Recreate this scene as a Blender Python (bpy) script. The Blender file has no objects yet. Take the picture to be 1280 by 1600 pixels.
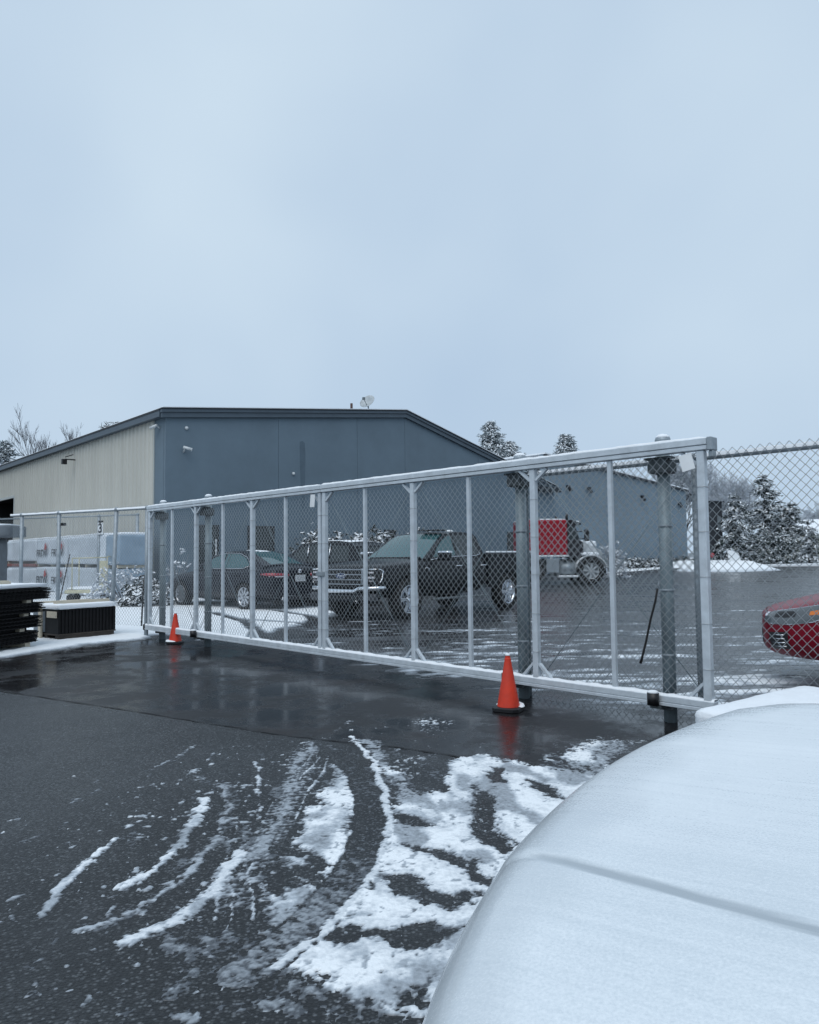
import bpy, bmesh, math, random
import numpy as np
from mathutils import Vector, Matrix

# ------------------------------------------------------------------ camera, sky, sun, exposure
SC = bpy.context.scene
COL = SC.collection
R = math.radians
PITCH, ROLL, EYE = math.atan(68 / 1183.0), 0.010, 1.3

cam_data = bpy.data.cameras.new('camera')
cam = bpy.data.objects.new('camera', cam_data)
COL.objects.link(cam)
cam_data.sensor_fit = 'VERTICAL'
cam_data.sensor_height = 36.0
cam_data.lens = 36.0 * 1183 / 1600
cam_data.clip_start = 0.02
cam_data.clip_end = 3000
fw = Vector((0, math.cos(PITCH), math.sin(PITCH)))
up0 = Vector((0, -math.sin(PITCH), math.cos(PITCH)))
rt = math.cos(ROLL) * Vector((1, 0, 0)) - math.sin(ROLL) * up0
up = math.cos(ROLL) * up0 + math.sin(ROLL) * Vector((1, 0, 0))
mw = Matrix((rt, up, -fw)).transposed().to_4x4()
mw.translation = Vector((0, 0, EYE))
cam.matrix_world = mw
SC.camera = cam

SUN_EL, SUN_AZ = R(58), R(200)
world = bpy.data.worlds.new('World')
SC.world = world
world.use_nodes = True
wn, wl = world.node_tree.nodes, world.node_tree.links
wn.clear()
w_out = wn.new('ShaderNodeOutputWorld')
w_sky = wn.new('ShaderNodeTexSky')
w_sky.sky_type = 'NISHITA'
w_sky.sun_disc = False
w_sky.sun_elevation = SUN_EL
w_sky.sun_rotation = SUN_AZ
w_sky.dust_density = 4.0
w_bg1 = wn.new('ShaderNodeBackground')
w_bg1.inputs['Strength'].default_value = 0.06
wl.new(w_sky.outputs['Color'], w_bg1.inputs['Color'])
# the even cloud layer: pale blue grey, very slightly mottled
w_tc = wn.new('ShaderNodeTexCoord')
w_ns = wn.new('ShaderNodeTexNoise')
w_ns.inputs['Scale'].default_value = 2.1
w_ns.inputs['Detail'].default_value = 3.0
w_ns.inputs['Roughness'].default_value = 0.45
wl.new(w_tc.outputs['Generated'], w_ns.inputs['Vector'])
w_cr = wn.new('ShaderNodeValToRGB')
w_cr.color_ramp.elements[0].position = 0.3
w_cr.color_ramp.elements[0].color = (0.495, 0.642, 0.820, 1)
w_cr.color_ramp.elements[1].position = 0.75
w_cr.color_ramp.elements[1].color = (0.655, 0.797, 0.930, 1)
wl.new(w_ns.outputs['Fac'], w_cr.inputs['Fac'])
w_bg2 = wn.new('ShaderNodeBackground')
w_bg2.inputs['Strength'].default_value = 1.0
wl.new(w_cr.outputs['Color'], w_bg2.inputs['Color'])
w_mix = wn.new('ShaderNodeMixShader')
w_mix.inputs['Fac'].default_value = 0.9
wl.new(w_bg1.outputs[0], w_mix.inputs[1])
wl.new(w_bg2.outputs[0], w_mix.inputs[2])
wl.new(w_mix.outputs[0], w_out.inputs['Surface'])

sun_data = bpy.data.lights.new('sun', 'SUN')
sun_data.energy = 1.3
sun_data.angle = R(50)
sun_data.color = (1.0, 0.98, 0.95)
sun = bpy.data.objects.new('sun', sun_data)
COL.objects.link(sun)
sdir = Vector((math.sin(SUN_AZ) * math.cos(SUN_EL), math.cos(SUN_AZ) * math.cos(SUN_EL), math.sin(SUN_EL)))
sun.rotation_euler = sdir.to_track_quat('Z', 'Y').to_euler()

SC.view_settings.view_transform = 'Standard'
SC.view_settings.look = 'None'
SC.view_settings.exposure = 0.0
SC.view_settings.gamma = 1.0
SC.view_settings.use_curve_mapping = False
SC.render.engine = 'CYCLES'
SC.cycles.max_bounces = 6
SC.cycles.diffuse_bounces = 3
SC.cycles.glossy_bounces = 4
SC.cycles.transmission_bounces = 4
SC.cycles.transparent_max_bounces = 8
random.seed(7)

# ------------------------------------------------------------------ materials
MATS = {}


def mat(name, color, rough=0.6, metal=0.0, var=0.0, vscale=6.0, bump=0.0, bscale=40.0, spec=0.5, coat=0.0,
        color2=None, stretch=None, island=0.0):
    if name in MATS:
        return MATS[name]
    m = bpy.data.materials.new(name)
    m.use_nodes = True
    nt = m.node_tree
    b = nt.nodes['Principled BSDF']
    b.inputs['Base Color'].default_value = (*color, 1)
    b.inputs['Roughness'].default_value = rough
    b.inputs['Metallic'].default_value = metal
    b.inputs['Specular IOR Level'].default_value = spec
    b.inputs['Coat Weight'].default_value = coat
    if coat:
        b.inputs['Coat Roughness'].default_value = 0.06
    tc = nt.nodes.new('ShaderNodeTexCoord')
    src = tc.outputs['Object']
    if stretch:
        mp = nt.nodes.new('ShaderNodeMapping')
        mp.inputs['Scale'].default_value = stretch
        nt.links.new(src, mp.inputs['Vector'])
        src = mp.outputs['Vector']
    if var > 0 or color2 is not None:
        ns = nt.nodes.new('ShaderNodeTexNoise')
        ns.inputs['Scale'].default_value = vscale
        ns.inputs['Detail'].default_value = 6
        ns.inputs['Roughness'].default_value = 0.65
        nt.links.new(src, ns.inputs['Vector'])
        rp = nt.nodes.new('ShaderNodeValToRGB')
        rp.color_ramp.elements[0].position = 0.3
        rp.color_ramp.elements[1].position = 0.7
        c2 = color2 if color2 is not None else tuple(min(1, c * (1 + var)) for c in color)
        c1 = color if color2 is not None else tuple(c * (1 - var) for c in color)
        rp.color_ramp.elements[0].color = (*c1, 1)
        rp.color_ramp.elements[1].color = (*c2, 1)
        nt.links.new(ns.outputs['Fac'], rp.inputs['Fac'])
        nt.links.new(rp.outputs['Color'], b.inputs['Base Color'])
    if bump > 0:
        nb = nt.nodes.new('ShaderNodeTexNoise')
        nb.inputs['Scale'].default_value = bscale
        nb.inputs['Detail'].default_value = 5
        nt.links.new(src, nb.inputs['Vector'])
        bp = nt.nodes.new('ShaderNodeBump')
        bp.inputs['Strength'].default_value = bump
        bp.inputs['Distance'].default_value = 0.01
        nt.links.new(nb.outputs['Fac'], bp.inputs['Height'])
        nt.links.new(bp.outputs['Normal'], b.inputs['Normal'])
    MATS[name] = m
    return m


SNOW = mat('snow', (0.82, 0.86, 0.9), 0.75, var=0.04, vscale=9, bump=0.6, bscale=60)
GALV = mat('galvanised steel', (0.30, 0.345, 0.38), 0.5, 0.35, var=0.22, vscale=14, bump=0.05)
GALV_DK = mat('weathered galvanised steel', (0.235, 0.29, 0.315), 0.5, 0.25, var=0.35, vscale=9, stretch=(1, 1, 0.25))
WIRE = mat('galvanised wire', (0.40, 0.43, 0.45), 0.36, 0.5)
ALU = mat('mill aluminium', (0.57, 0.63, 0.68), 0.42, 0.15, var=0.14, vscale=10, bump=0.04)
BLACKP = mat('black plastic', (0.008, 0.008, 0.010), 0.45, var=0.3, vscale=20)
RUBBER = mat('rubber', (0.012, 0.012, 0.013), 0.8, bump=0.2, bscale=60)
ORANGE = mat('orange cone plastic', (0.72, 0.045, 0.012), 0.5, vscale=7, color2=(0.50, 0.035, 0.016), bump=.25, bscale=25)
CHROME = mat('chrome', (0.75, 0.77, 0.8), 0.12, 1.0)
RIM = mat('bright wheel alloy', (0.52, 0.54, 0.57), 0.28, 0.8)
GLASS = mat('car glass', (0.035, 0.10, 0.11), 0.06, 0.0, spec=0.8)
GLASS_DK = mat('dark tinted glass', (0.012, 0.02, 0.022), 0.08, 0.0, spec=0.6)
WOOD = mat('pale timber', (0.50, 0.45, 0.36), 0.7, var=0.18, vscale=8, stretch=(1, 6, 6))
DKIN = mat('dark interior', (0.006, 0.007, 0.008), 0.8)
SIGNW = mat('white painted metal', (0.75, 0.78, 0.8), 0.45, var=0.06, vscale=8)


# ------------------------------------------------------------------ mesh helpers
class MB:
    """collects shapes into one mesh"""

    def __init__(self):
        self.v, self.f, self.s, self.starts = [], [], [], []

    def add(self, vs, fs, smooth=False):
        o = len(self.v)
        self.starts.append(o)
        self.v += [tuple(p) for p in vs]
        self.f += [tuple(i + o for i in q) for q in fs]
        self.s += [smooth] * len(fs)
        return self

    def box(self, c, size, rz=0.0, m=None):
        x, y, z = size[0] / 2, size[1] / 2, size[2] / 2
        vs = [Vector((a * x, b * y, d * z)) for d in (-1, 1) for b in (-1, 1) for a in (-1, 1)]
        M = m if m is not None else Matrix.Rotation(rz, 3, 'Z')
        vs = [M @ p + Vector(c) for p in vs]
        return self.add(vs, [(0, 2, 3, 1), (4, 5, 7, 6), (0, 1, 5, 4), (2, 6, 7, 3), (0, 4, 6, 2), (1, 3, 7, 5)])

    def bbox(self, x0, x1, y0, y1, z0, z1):
        return self.box(((x0 + x1) / 2, (y0 + y1) / 2, (z0 + z1) / 2), (x1 - x0, y1 - y0, z1 - z0))

    def rbox(self, x0, x1, y0, y1, z0, z1, r=0.01):
        """box with chamfered edges"""
        vs, fs = [], []
        xs, ys, zs = (x0, x1), (y0, y1), (z0, z1)
        sx, sy, sz = (1, -1), (1, -1), (1, -1)
        idx = {}
        for i in (0, 1):
            for j in (0, 1):
                for k in (0, 1):
                    for ax in range(3):
                        p = [xs[i] + sx[i] * r, ys[j] + sy[j] * r, zs[k] + sz[k] * r]
                        p[ax] = (xs[i], ys[j], zs[k])[ax]
                        idx[i, j, k, ax] = len(vs)
                        vs.append(p)
        for ax in range(3):
            o = [a for a in range(3) if a != ax]
            for e in (0, 1):
                q = []
                for a, b in ((0, 0), (1, 0), (1, 1), (0, 1)):
                    t = [0, 0, 0]
                    t[ax] = e
                    t[o[0]], t[o[1]] = a, b
                    q.append(idx[t[0], t[1], t[2], ax])
                fs.append(tuple(q))
        for ax in range(3):
            o = [a for a in range(3) if a != ax]
            for a in (0, 1):
                for b in (0, 1):
                    t0, t1 = [0, 0, 0], [0, 0, 0]
                    t0[o[0]] = t1[o[0]] = a
                    t0[o[1]] = t1[o[1]] = b
                    t1[ax] = 1
                    fs.append((idx[(*t0, o[0])], idx[(*t1, o[0])], idx[(*t1, o[1])], idx[(*t0, o[1])]))
        for i in (0, 1):
            for j in (0, 1):
                for k in (0, 1):
                    fs.append((idx[i, j, k, 0], idx[i, j, k, 1], idx[i, j, k, 2]))
        return self.add(vs, fs)

    def tube(self, p0, p1, r0, r1=None, n=8, cap=True, smooth=True):
        r1 = r0 if r1 is None else r1
        p0, p1 = Vector(p0), Vector(p1)
        d = (p1 - p0).normalized()
        a = d.orthogonal().normalized()
        b = d.cross(a)
        vs = []
        for p, r in ((p0, r0), (p1, r1)):
            for i in range(n):
                t = 2 * math.pi * i / n
                vs.append(p + a * (r * math.cos(t)) + b * (r * math.sin(t)))
        fs = [(i, (i + 1) % n, n + (i + 1) % n, n + i) for i in range(n)]
        self.add(vs, fs, smooth)
        if cap:
            o = len(self.v) - 2 * n
            self.f += [tuple(o + i for i in reversed(range(n))), tuple(o + n + i for i in range(n))]
            self.s += [False, False]
        return self

    def path(self, pts, r, n=6, closed=False):
        pts = [Vector(p) for p in pts]
        k = len(pts)
        vs, fs = [], []
        ref = Vector((0.13, 0.31, 0.94))
        for i in range(k):
            if closed:
                d = pts[(i + 1) % k] - pts[i - 1]
            else:
                d = pts[min(i + 1, k - 1)] - pts[max(i - 1, 0)]
            d.normalize()
            a = d.cross(ref)
            if a.length < 1e-3:
                a = d.orthogonal()
            a.normalize()
            b = d.cross(a)
            rr = r[i] if isinstance(r, (list, tuple)) else r
            for j in range(n):
                t = 2 * math.pi * j / n
                vs.append(pts[i] + a * (rr * math.cos(t)) + b * (rr * math.sin(t)))
        m = k if closed else k - 1
        for i in range(m):
            for j in range(n):
                i2 = (i + 1) % k
                fs.append((i * n + j, i * n + (j + 1) % n, i2 * n + (j + 1) % n, i2 * n + j))
        if not closed:
            fs.append(tuple(reversed(range(n))))
            fs.append(tuple((k - 1) * n + j for j in range(n)))
        return self.add(vs, fs, True)

    def lathe(self, prof, c=(0, 0, 0), n=16, axis='Z', smooth=True):
        vs, fs = [], []
        for (r, h) in prof:
            for i in range(n):
                t = 2 * math.pi * i / n
                x, y = r * math.cos(t), r * math.sin(t)
                p = {'Z': (x, y, h), 'Y': (x, h, y), 'X': (h, x, y)}[axis]
                vs.append((p[0] + c[0], p[1] + c[1], p[2] + c[2]))
        k = len(prof)
        for j in range(k - 1):
            for i in range(n):
                fs.append((j * n + i, j * n + (i + 1) % n, (j + 1) * n + (i + 1) % n, (j + 1) * n + i))
        fs.append(tuple(reversed(range(n))))
        fs.append(tuple((k - 1) * n + i for i in range(n)))
        return self.add(vs, fs, smooth)

    def prism(self, poly, h0, h1, plane='XY'):
        """closed outline extruded along the third axis"""
        def P(a, b, h):
            return {'XY': (a, b, h), 'XZ': (a, h, b), 'YZ': (h, a, b)}[plane]
        n = len(poly)
        vs = [P(a, b, h0) for a, b in poly] + [P(a, b, h1) for a, b in poly]
        fs = [(i, (i + 1) % n, n + (i + 1) % n, n + i) for i in range(n)]
        fs += [tuple(reversed(range(n))), tuple(range(n, 2 * n))]
        return self.add(vs, fs)

    def mesh(self, name='mesh', fix=True):
        me = bpy.data.meshes.new(name)
        me.from_pydata(self.v, [], self.f)
        if self.s:
            me.polygons.foreach_set('use_smooth', self.s)
        if fix:
            bm = bmesh.new()
            bm.from_mesh(me)
            bmesh.ops.recalc_face_normals(bm, faces=bm.faces)
            bm.to_mesh(me)
            bm.free()
        me.update()
        return me

    def build(self, name, material, parent=None, kind=None, fix=True, sharp=None):
        me = self.mesh(name, fix)
        if sharp:
            me.set_sharp_from_angle(angle=R(sharp))
        return link(name, me, material, parent, kind)


def build_each(mb, name, material, parent):
    """every shape that was added becomes an object of its own"""
    st = mb.starts + [len(mb.v)]
    out = []
    for a, b in zip(st[:-1], st[1:]):
        k = MB()
        k.v = mb.v[a:b]
        for q, sm in zip(mb.f, mb.s):
            if a <= q[0] < b:
                k.f.append(tuple(i - a for i in q))
                k.s.append(sm)
        out.append(k.build(name, material, parent))
    return out


def link(name, me, material=None, parent=None, kind=None):
    o = bpy.data.objects.new(name, me)
    COL.objects.link(o)
    if material is not None:
        if not me.materials:
            me.materials.append(material)
    o.parent = parent
    if kind:
        o['kind'] = kind
    return o


def tag(o, label, cat, group=None):
    o['label'] = label
    o['category'] = cat
    if group:
        o['group'] = group
    return o


def thing(name, label, cat, loc=(0, 0, 0), rz=0.0, group=None):
    o = bpy.data.objects.new(name, None)
    COL.objects.link(o)
    o.empty_display_size = 0.2
    o.location = loc
    o.rotation_euler = (0, 0, rz)
    return tag(o, label, cat, group)


def copy_tree(o, parent=None):
    c = o.copy()
    COL.objects.link(c)
    c.parent = parent
    for ch in list(o.children):
        copy_tree(ch, c)
    return c


def S(t):
    t = max(0.0, min(1.0, t))
    return t * t * (3 - 2 * t)


def gz(x, y):
    """height of the ground: flat near the gate, rising gently to the back of the yard"""
    return 0.45 * S((y - 20) / 24)


def text_mesh(body, size, extrude=0.002, align='CENTER', bold=0.0, shear=0.0):
    cu = bpy.data.curves.new('lettering', 'FONT')
    cu.body = body
    cu.size = size
    cu.extrude = extrude
    cu.align_x = align
    cu.align_y = 'CENTER'
    cu.offset = bold
    cu.shear = shear
    cu.resolution_u = 3
    o = bpy.data.objects.new('lettering', cu)
    COL.objects.link(o)
    dg = bpy.context.evaluated_depsgraph_get()
    me = bpy.data.meshes.new_from_object(o.evaluated_get(dg))
    bpy.data.objects.remove(o)
    bpy.data.curves.remove(cu)
    me.materials.clear()
    return me


def bake(o):
    """apply the modifiers of an object"""
    dg = bpy.context.evaluated_depsgraph_get()
    me = bpy.data.meshes.new_from_object(o.evaluated_get(dg))
    o.modifiers.clear()
    o.data = me
    return o


# value noise on numpy arrays
_rng = np.random.RandomState(3)
_TAB = _rng.rand(256, 256)


def vnoise(x, y):
    xi, yi = np.floor(x).astype(int), np.floor(y).astype(int)
    fx, fy = x - xi, y - yi
    fx, fy = fx * fx * (3 - 2 * fx), fy * fy * (3 - 2 * fy)
    a, b = _TAB[xi & 255, yi & 255], _TAB[(xi + 1) & 255, yi & 255]
    c, d = _TAB[xi & 255, (yi + 1) & 255], _TAB[(xi + 1) & 255, (yi + 1) & 255]
    return (a * (1 - fx) + b * fx) * (1 - fy) + (c * (1 - fx) + d * fx) * fy


def fbm(x, y, oct=4):
    s, a, t = 0, 0.5, 0
    for k in range(oct):
        s = s + a * vnoise(x * 2 ** k + 17.3 * k, y * 2 ** k + 5.1 * k)
        t += a
        a *= 0.5
    return s / t


def poly_sd(px, py, poly):
    """signed distance to a polygon, positive inside"""
    d = np.full(px.shape, 1e9)
    ins = np.zeros(px.shape, bool)
    n = len(poly)
    for i in range(n):
        ax, ay = poly[i]
        bx, by = poly[(i + 1) % n]
        ex, ey = bx - ax, by - ay
        t = np.clip(((px - ax) * ex + (py - ay) * ey) / (ex * ex + ey * ey + 1e-12), 0, 1)
        d = np.minimum(d, np.hypot(px - ax - t * ex, py - ay - t * ey))
        c = ((ay > py) != (by > py)) & (px < (bx - ax) * (py - ay) / ((by - ay) if by != ay else 1e-12) + ax)
        ins ^= c
    return np.where(ins, d, -d)


def path_sl(px, py, pts):
    """distance along a polyline and signed distance across it"""
    best = np.full(px.shape, 1e9)
    s_, l_ = np.zeros(px.shape), np.zeros(px.shape)
    run = 0.0
    for (ax, ay), (bx, by) in zip(pts[:-1], pts[1:]):
        ex, ey = bx - ax, by - ay
        L = math.hypot(ex, ey)
        t = np.clip(((px - ax) * ex + (py - ay) * ey) / (L * L), 0, 1)
        dx, dy = px - ax - t * ex, py - ay - t * ey
        d = np.hypot(dx, dy)
        sg = np.sign(ex * dy - ey * dx)
        m = d < best
        best = np.where(m, d, best)
        s_ = np.where(m, run + t * L, s_)
        l_ = np.where(m, d * sg, l_)
        run += L
    return s_, l_, run


def line_d(px, py, pts):
    d = np.full(px.shape, 1e9)
    for (ax, ay), (bx, by) in zip(pts[:-1], pts[1:]):
        ex, ey = bx - ax, by - ay
        t = np.clip(((px - ax) * ex + (py - ay) * ey) / (ex * ex + ey * ey + 1e-12), 0, 1)
        d = np.minimum(d, np.hypot(px - ax - t * ex, py - ay - t * ey))
    return d


# outlines of the lying snow and the paving seam on the ground, in metres
SNOW_FILL = [
    (1.0, [(-0.481, 4.863), (-0.342, 4.352), (-0.28, 3.888), (-0.27, 3.517), (-0.289, 3.283), (-0.338, 3.112), (-0.374, 3.249), (-0.466, 3.44), (-0.557, 3.524), (-0.558, 3.748), (-0.541, 4.002), (-0.457, 4.055), (-0.513, 4.294), (-0.492, 4.56)]),
    (1.0, [(-0.606, 3.086), (-0.527, 2.991), (-0.464, 3.115), (-0.377, 3.033), (-0.428, 2.874), (-0.501, 2.706), (-0.549, 2.795)]),
    (0.9, [(-0.596, 3.384), (-0.513, 3.344), (-0.44, 3.251), (-0.555, 3.236)]),
    (1.0, [(-0.449, 5.469), (-0.302, 5.282), (-0.17, 4.659), (-0.069, 4.339), (-0.12, 3.734), (-0.142, 3.279), (-0.236, 2.9), (-0.34, 2.644), (-0.451, 2.479), (-0.347, 2.394), (-0.165, 2.307), (-0.014, 2.183), (0.084, 2.022), (0.447, 2.175), (0.74, 2.958), (1.201, 4.076), (1.07, 4.589), (0.737, 4.766), (0.424, 5.036), (0.226, 4.858), (0.164, 4.331), (0.02, 4.222), (-0.094, 4.725), (-0.241, 5.405)]),
    (0.72, [(0.782, 4.842), (1.104, 5.383), (1.334, 5.431), (1.616, 5.362), (1.2, 4.531), (1.022, 4.459), (0.905, 4.664)]),
    (0.42, [(-0.14, 6.14), (0.112, 6.277), (0.414, 6.043), (0.179, 5.479), (-0.015, 5.605)]),
    (0.45, [(-0.283, 5.275), (0.241, 5.051), (0.277, 4.447), (0.126, 3.979), (-0.075, 3.985), (-0.153, 4.538)]),
]
SNOW_GAPS = [
    [(-0.112, 3.869), (0.005, 3.837), (0.125, 3.699), (0.023, 3.692), (-0.091, 3.769)],
    [(-0.058, 3.484), (0.106, 3.422), (0.236, 3.324), (0.327, 3.163), (0.294, 3.072), (0.228, 3.223), (0.086, 3.327)],
    [(-0.143, 3.193), (-0.014, 3.133), (0.092, 3.024), (0.249, 3.003), (0.128, 2.845), (0.029, 2.894), (-0.075, 3.011)],
    [(-0.321, 2.67), (-0.246, 2.728), (-0.161, 2.667), (-0.014, 2.732), (0.15, 2.743), (0.076, 2.573), (-0.001, 2.587), (-0.158, 2.615), (-0.258, 2.572)],
    [(0.317, 4.371), (0.468, 4.158), (0.388, 3.799), (0.457, 3.471), (0.389, 3.341), (0.293, 3.594), (0.277, 3.858)],
    [(0.463, 4.722), (0.553, 4.676), (0.541, 4.4), (0.453, 4.403)],
    [(0.686, 4.471), (0.786, 4.284), (0.797, 4.07), (0.7, 4.164)],
    [(-0.06, 2.331), (0.01, 2.391), (0.026, 2.28), (-0.048, 2.285)],
    [(-0.016, 4.794), (0.18, 4.716), (0.194, 4.216), (0.02, 4.278)],
]
SNOW_STROKES = [
    (1.0, 0.035, 0.1, [(-1.386, 3.567), (-1.39, 3.385), (-1.401, 3.17), (-1.39, 2.995), (-1.374, 2.826)]),
    (0.9, 0.025, 0.2, [(-1.353, 3.829), (-1.396, 3.701)]),
    (1.0, 0.045, 0.15, [(-1.101, 4.143), (-1.079, 3.763), (-1.061, 3.455), (-1.079, 3.231), (-1.146, 3.082)]),
    (0.75, 0.06, 0.75, [(-1.084, 4.442), (-0.952, 4.014), (-0.909, 3.534), (-0.923, 3.298)]),
    (0.85, 0.04, 0.6, [(-0.908, 3.298), (-0.949, 3.094), (-1.005, 2.972), (-1.084, 2.833), (-1.175, 2.72)]),
    (1.0, 0.06, 0.25, [(-0.749, 3.388), (-0.769, 3.155), (-0.789, 2.967), (-0.875, 2.776), (-0.975, 2.644)]),
    (0.85, 0.03, 0.35, [(-0.981, 4.881), (-0.864, 4.369), (-0.795, 3.956)]),
    (0.8, 0.09, 0.75, [(-0.688, 5.362), (-0.724, 4.792), (-0.669, 4.237), (-0.669, 3.799), (-0.699, 3.368)]),
    (0.9, 0.012, 0.2, [(-0.529, 4.906), (-0.571, 4.295)]),
    (0.9, 0.012, 0.2, [(-0.595, 4.992), (-0.645, 4.495)]),
    (0.9, 0.01, 0.2, [(-0.653, 5.037), (-0.696, 4.676)]),
    (0.85, 0.012, 0.3, [(-0.585, 4.115), (-0.59, 3.847)]),
    (0.85, 0.014, 0.4, [(-0.684, 3.293), (-0.586, 2.796)]),
    (0.85, 0.014, 0.4, [(-0.74, 3.154), (-0.65, 2.721)]),
    (0.8, 0.014, 0.4, [(-0.749, 2.966), (-0.725, 2.799)]),
    (0.7, 0.03, 0.6, [(-1.551, 2.969), (-1.541, 3.014)]),
    (0.65, 0.03, 0.6, [(-2.013, 3.838), (-1.939, 4.044)]),
    (0.6, 0.03, 0.6, [(-1.816, 4.096), (-1.772, 4.399)]),
    (0.6, 0.04, 0.6, [(-1.62, 4.709), (-1.554, 4.902), (-1.487, 5.297)]),
    (0.75, 0.03, 0.5, [(-1.339, 4.589), (-1.318, 4.736)]),
    (0.6, 0.03, 0.6, [(-1.306, 4.976), (-1.294, 5.106)]),
    (0.6, 0.03, 0.7, [(-1.8, 3.557), (-1.696, 3.829)]),
    (0.7, 0.07, 0.9, [(-0.217, 3.434), (-0.281, 3.11), (-0.379, 2.792), (-0.465, 2.577)]),
    (0.6, 0.1, 0.9, [(-0.851, 2.701), (-0.761, 2.723), (-0.622, 2.603), (-0.715, 2.56), (-0.828, 2.629)]),
    (0.6, 0.08, 0.9, [(-0.644, 2.697), (-0.54, 2.601), (-0.602, 2.474)]),
    (0.6, 0.07, 0.9, [(-0.737, 2.342), (-0.685, 2.455)]),
    (0.6, 0.05, 0.9, [(-0.576, 2.286), (-0.46, 2.319), (-0.336, 2.248)]),
    (0.55, 0.05, 0.8, [(-0.688, 2.221), (-0.602, 2.196)]),
    (0.5, 0.05, 0.8, [(-0.565, 5.726), (-0.489, 6.082)]),
    (0.6, 0.1, 0.85, [(-0.442, 2.451), (-0.299, 2.353), (-0.085, 2.244)]),
]
SEAM = [(-4.669, 7.948), (-4.071, 7.58), (-2.428, 6.569), (-1.0, 5.627), (-0.103, 5.222), (0.583, 4.801), (1.046, 4.537), (1.575, 4.172)]
LEFT_SNOW = [(-5.54, 9.162), (-5.253, 10.498), (-5.128, 10.695), (-4.97, 11.355), (-4.511, 11.899), (-4.101, 12.317), (-4.15, 13.018), (-3.662, 12.765), (-2.638, 11.565), (-2.412, 12.955), (-2.124, 14.729), (-1.707, 16.703), (-2.122, 19.196), (-3.364, 19.858), (-6.989, 24.338), (-9.859, 29.191), (-13.66, 29.981), (-17.141, 28.235)]
TRACK = [(-0.613, 5.46), (-0.451, 5.163), (-0.309, 4.663), (-0.22, 4.162), (-0.194, 3.786), (-0.205, 3.433), (-0.26, 3.11), (-0.349, 2.804), (-0.454, 2.577), (-0.531, 2.453)]
RIDGE = [(-0.439, 5.526), (-0.247, 4.875), (-0.142, 4.227), (-0.108, 3.734), (-0.134, 3.279), (-0.229, 2.9), (-0.335, 2.644), (-0.447, 2.479)]
TREAD = [(-0.707, 5.413), (-0.698, 4.871), (-0.659, 4.236), (-0.66, 3.799), (-0.676, 3.367), (-0.669, 3.024), (-0.644, 2.721)]

# ------------------------------------------------------------------ ground
GATE_P, GATE_A = Vector((2.16, 5.56, 0)), R(43.5)
GD = Vector((-math.sin(GATE_A), math.cos(GATE_A), 0))      # along the gate, towards its far end
GN = Vector((math.cos(GATE_A), math.sin(GATE_A), 0))       # into the yard


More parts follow.
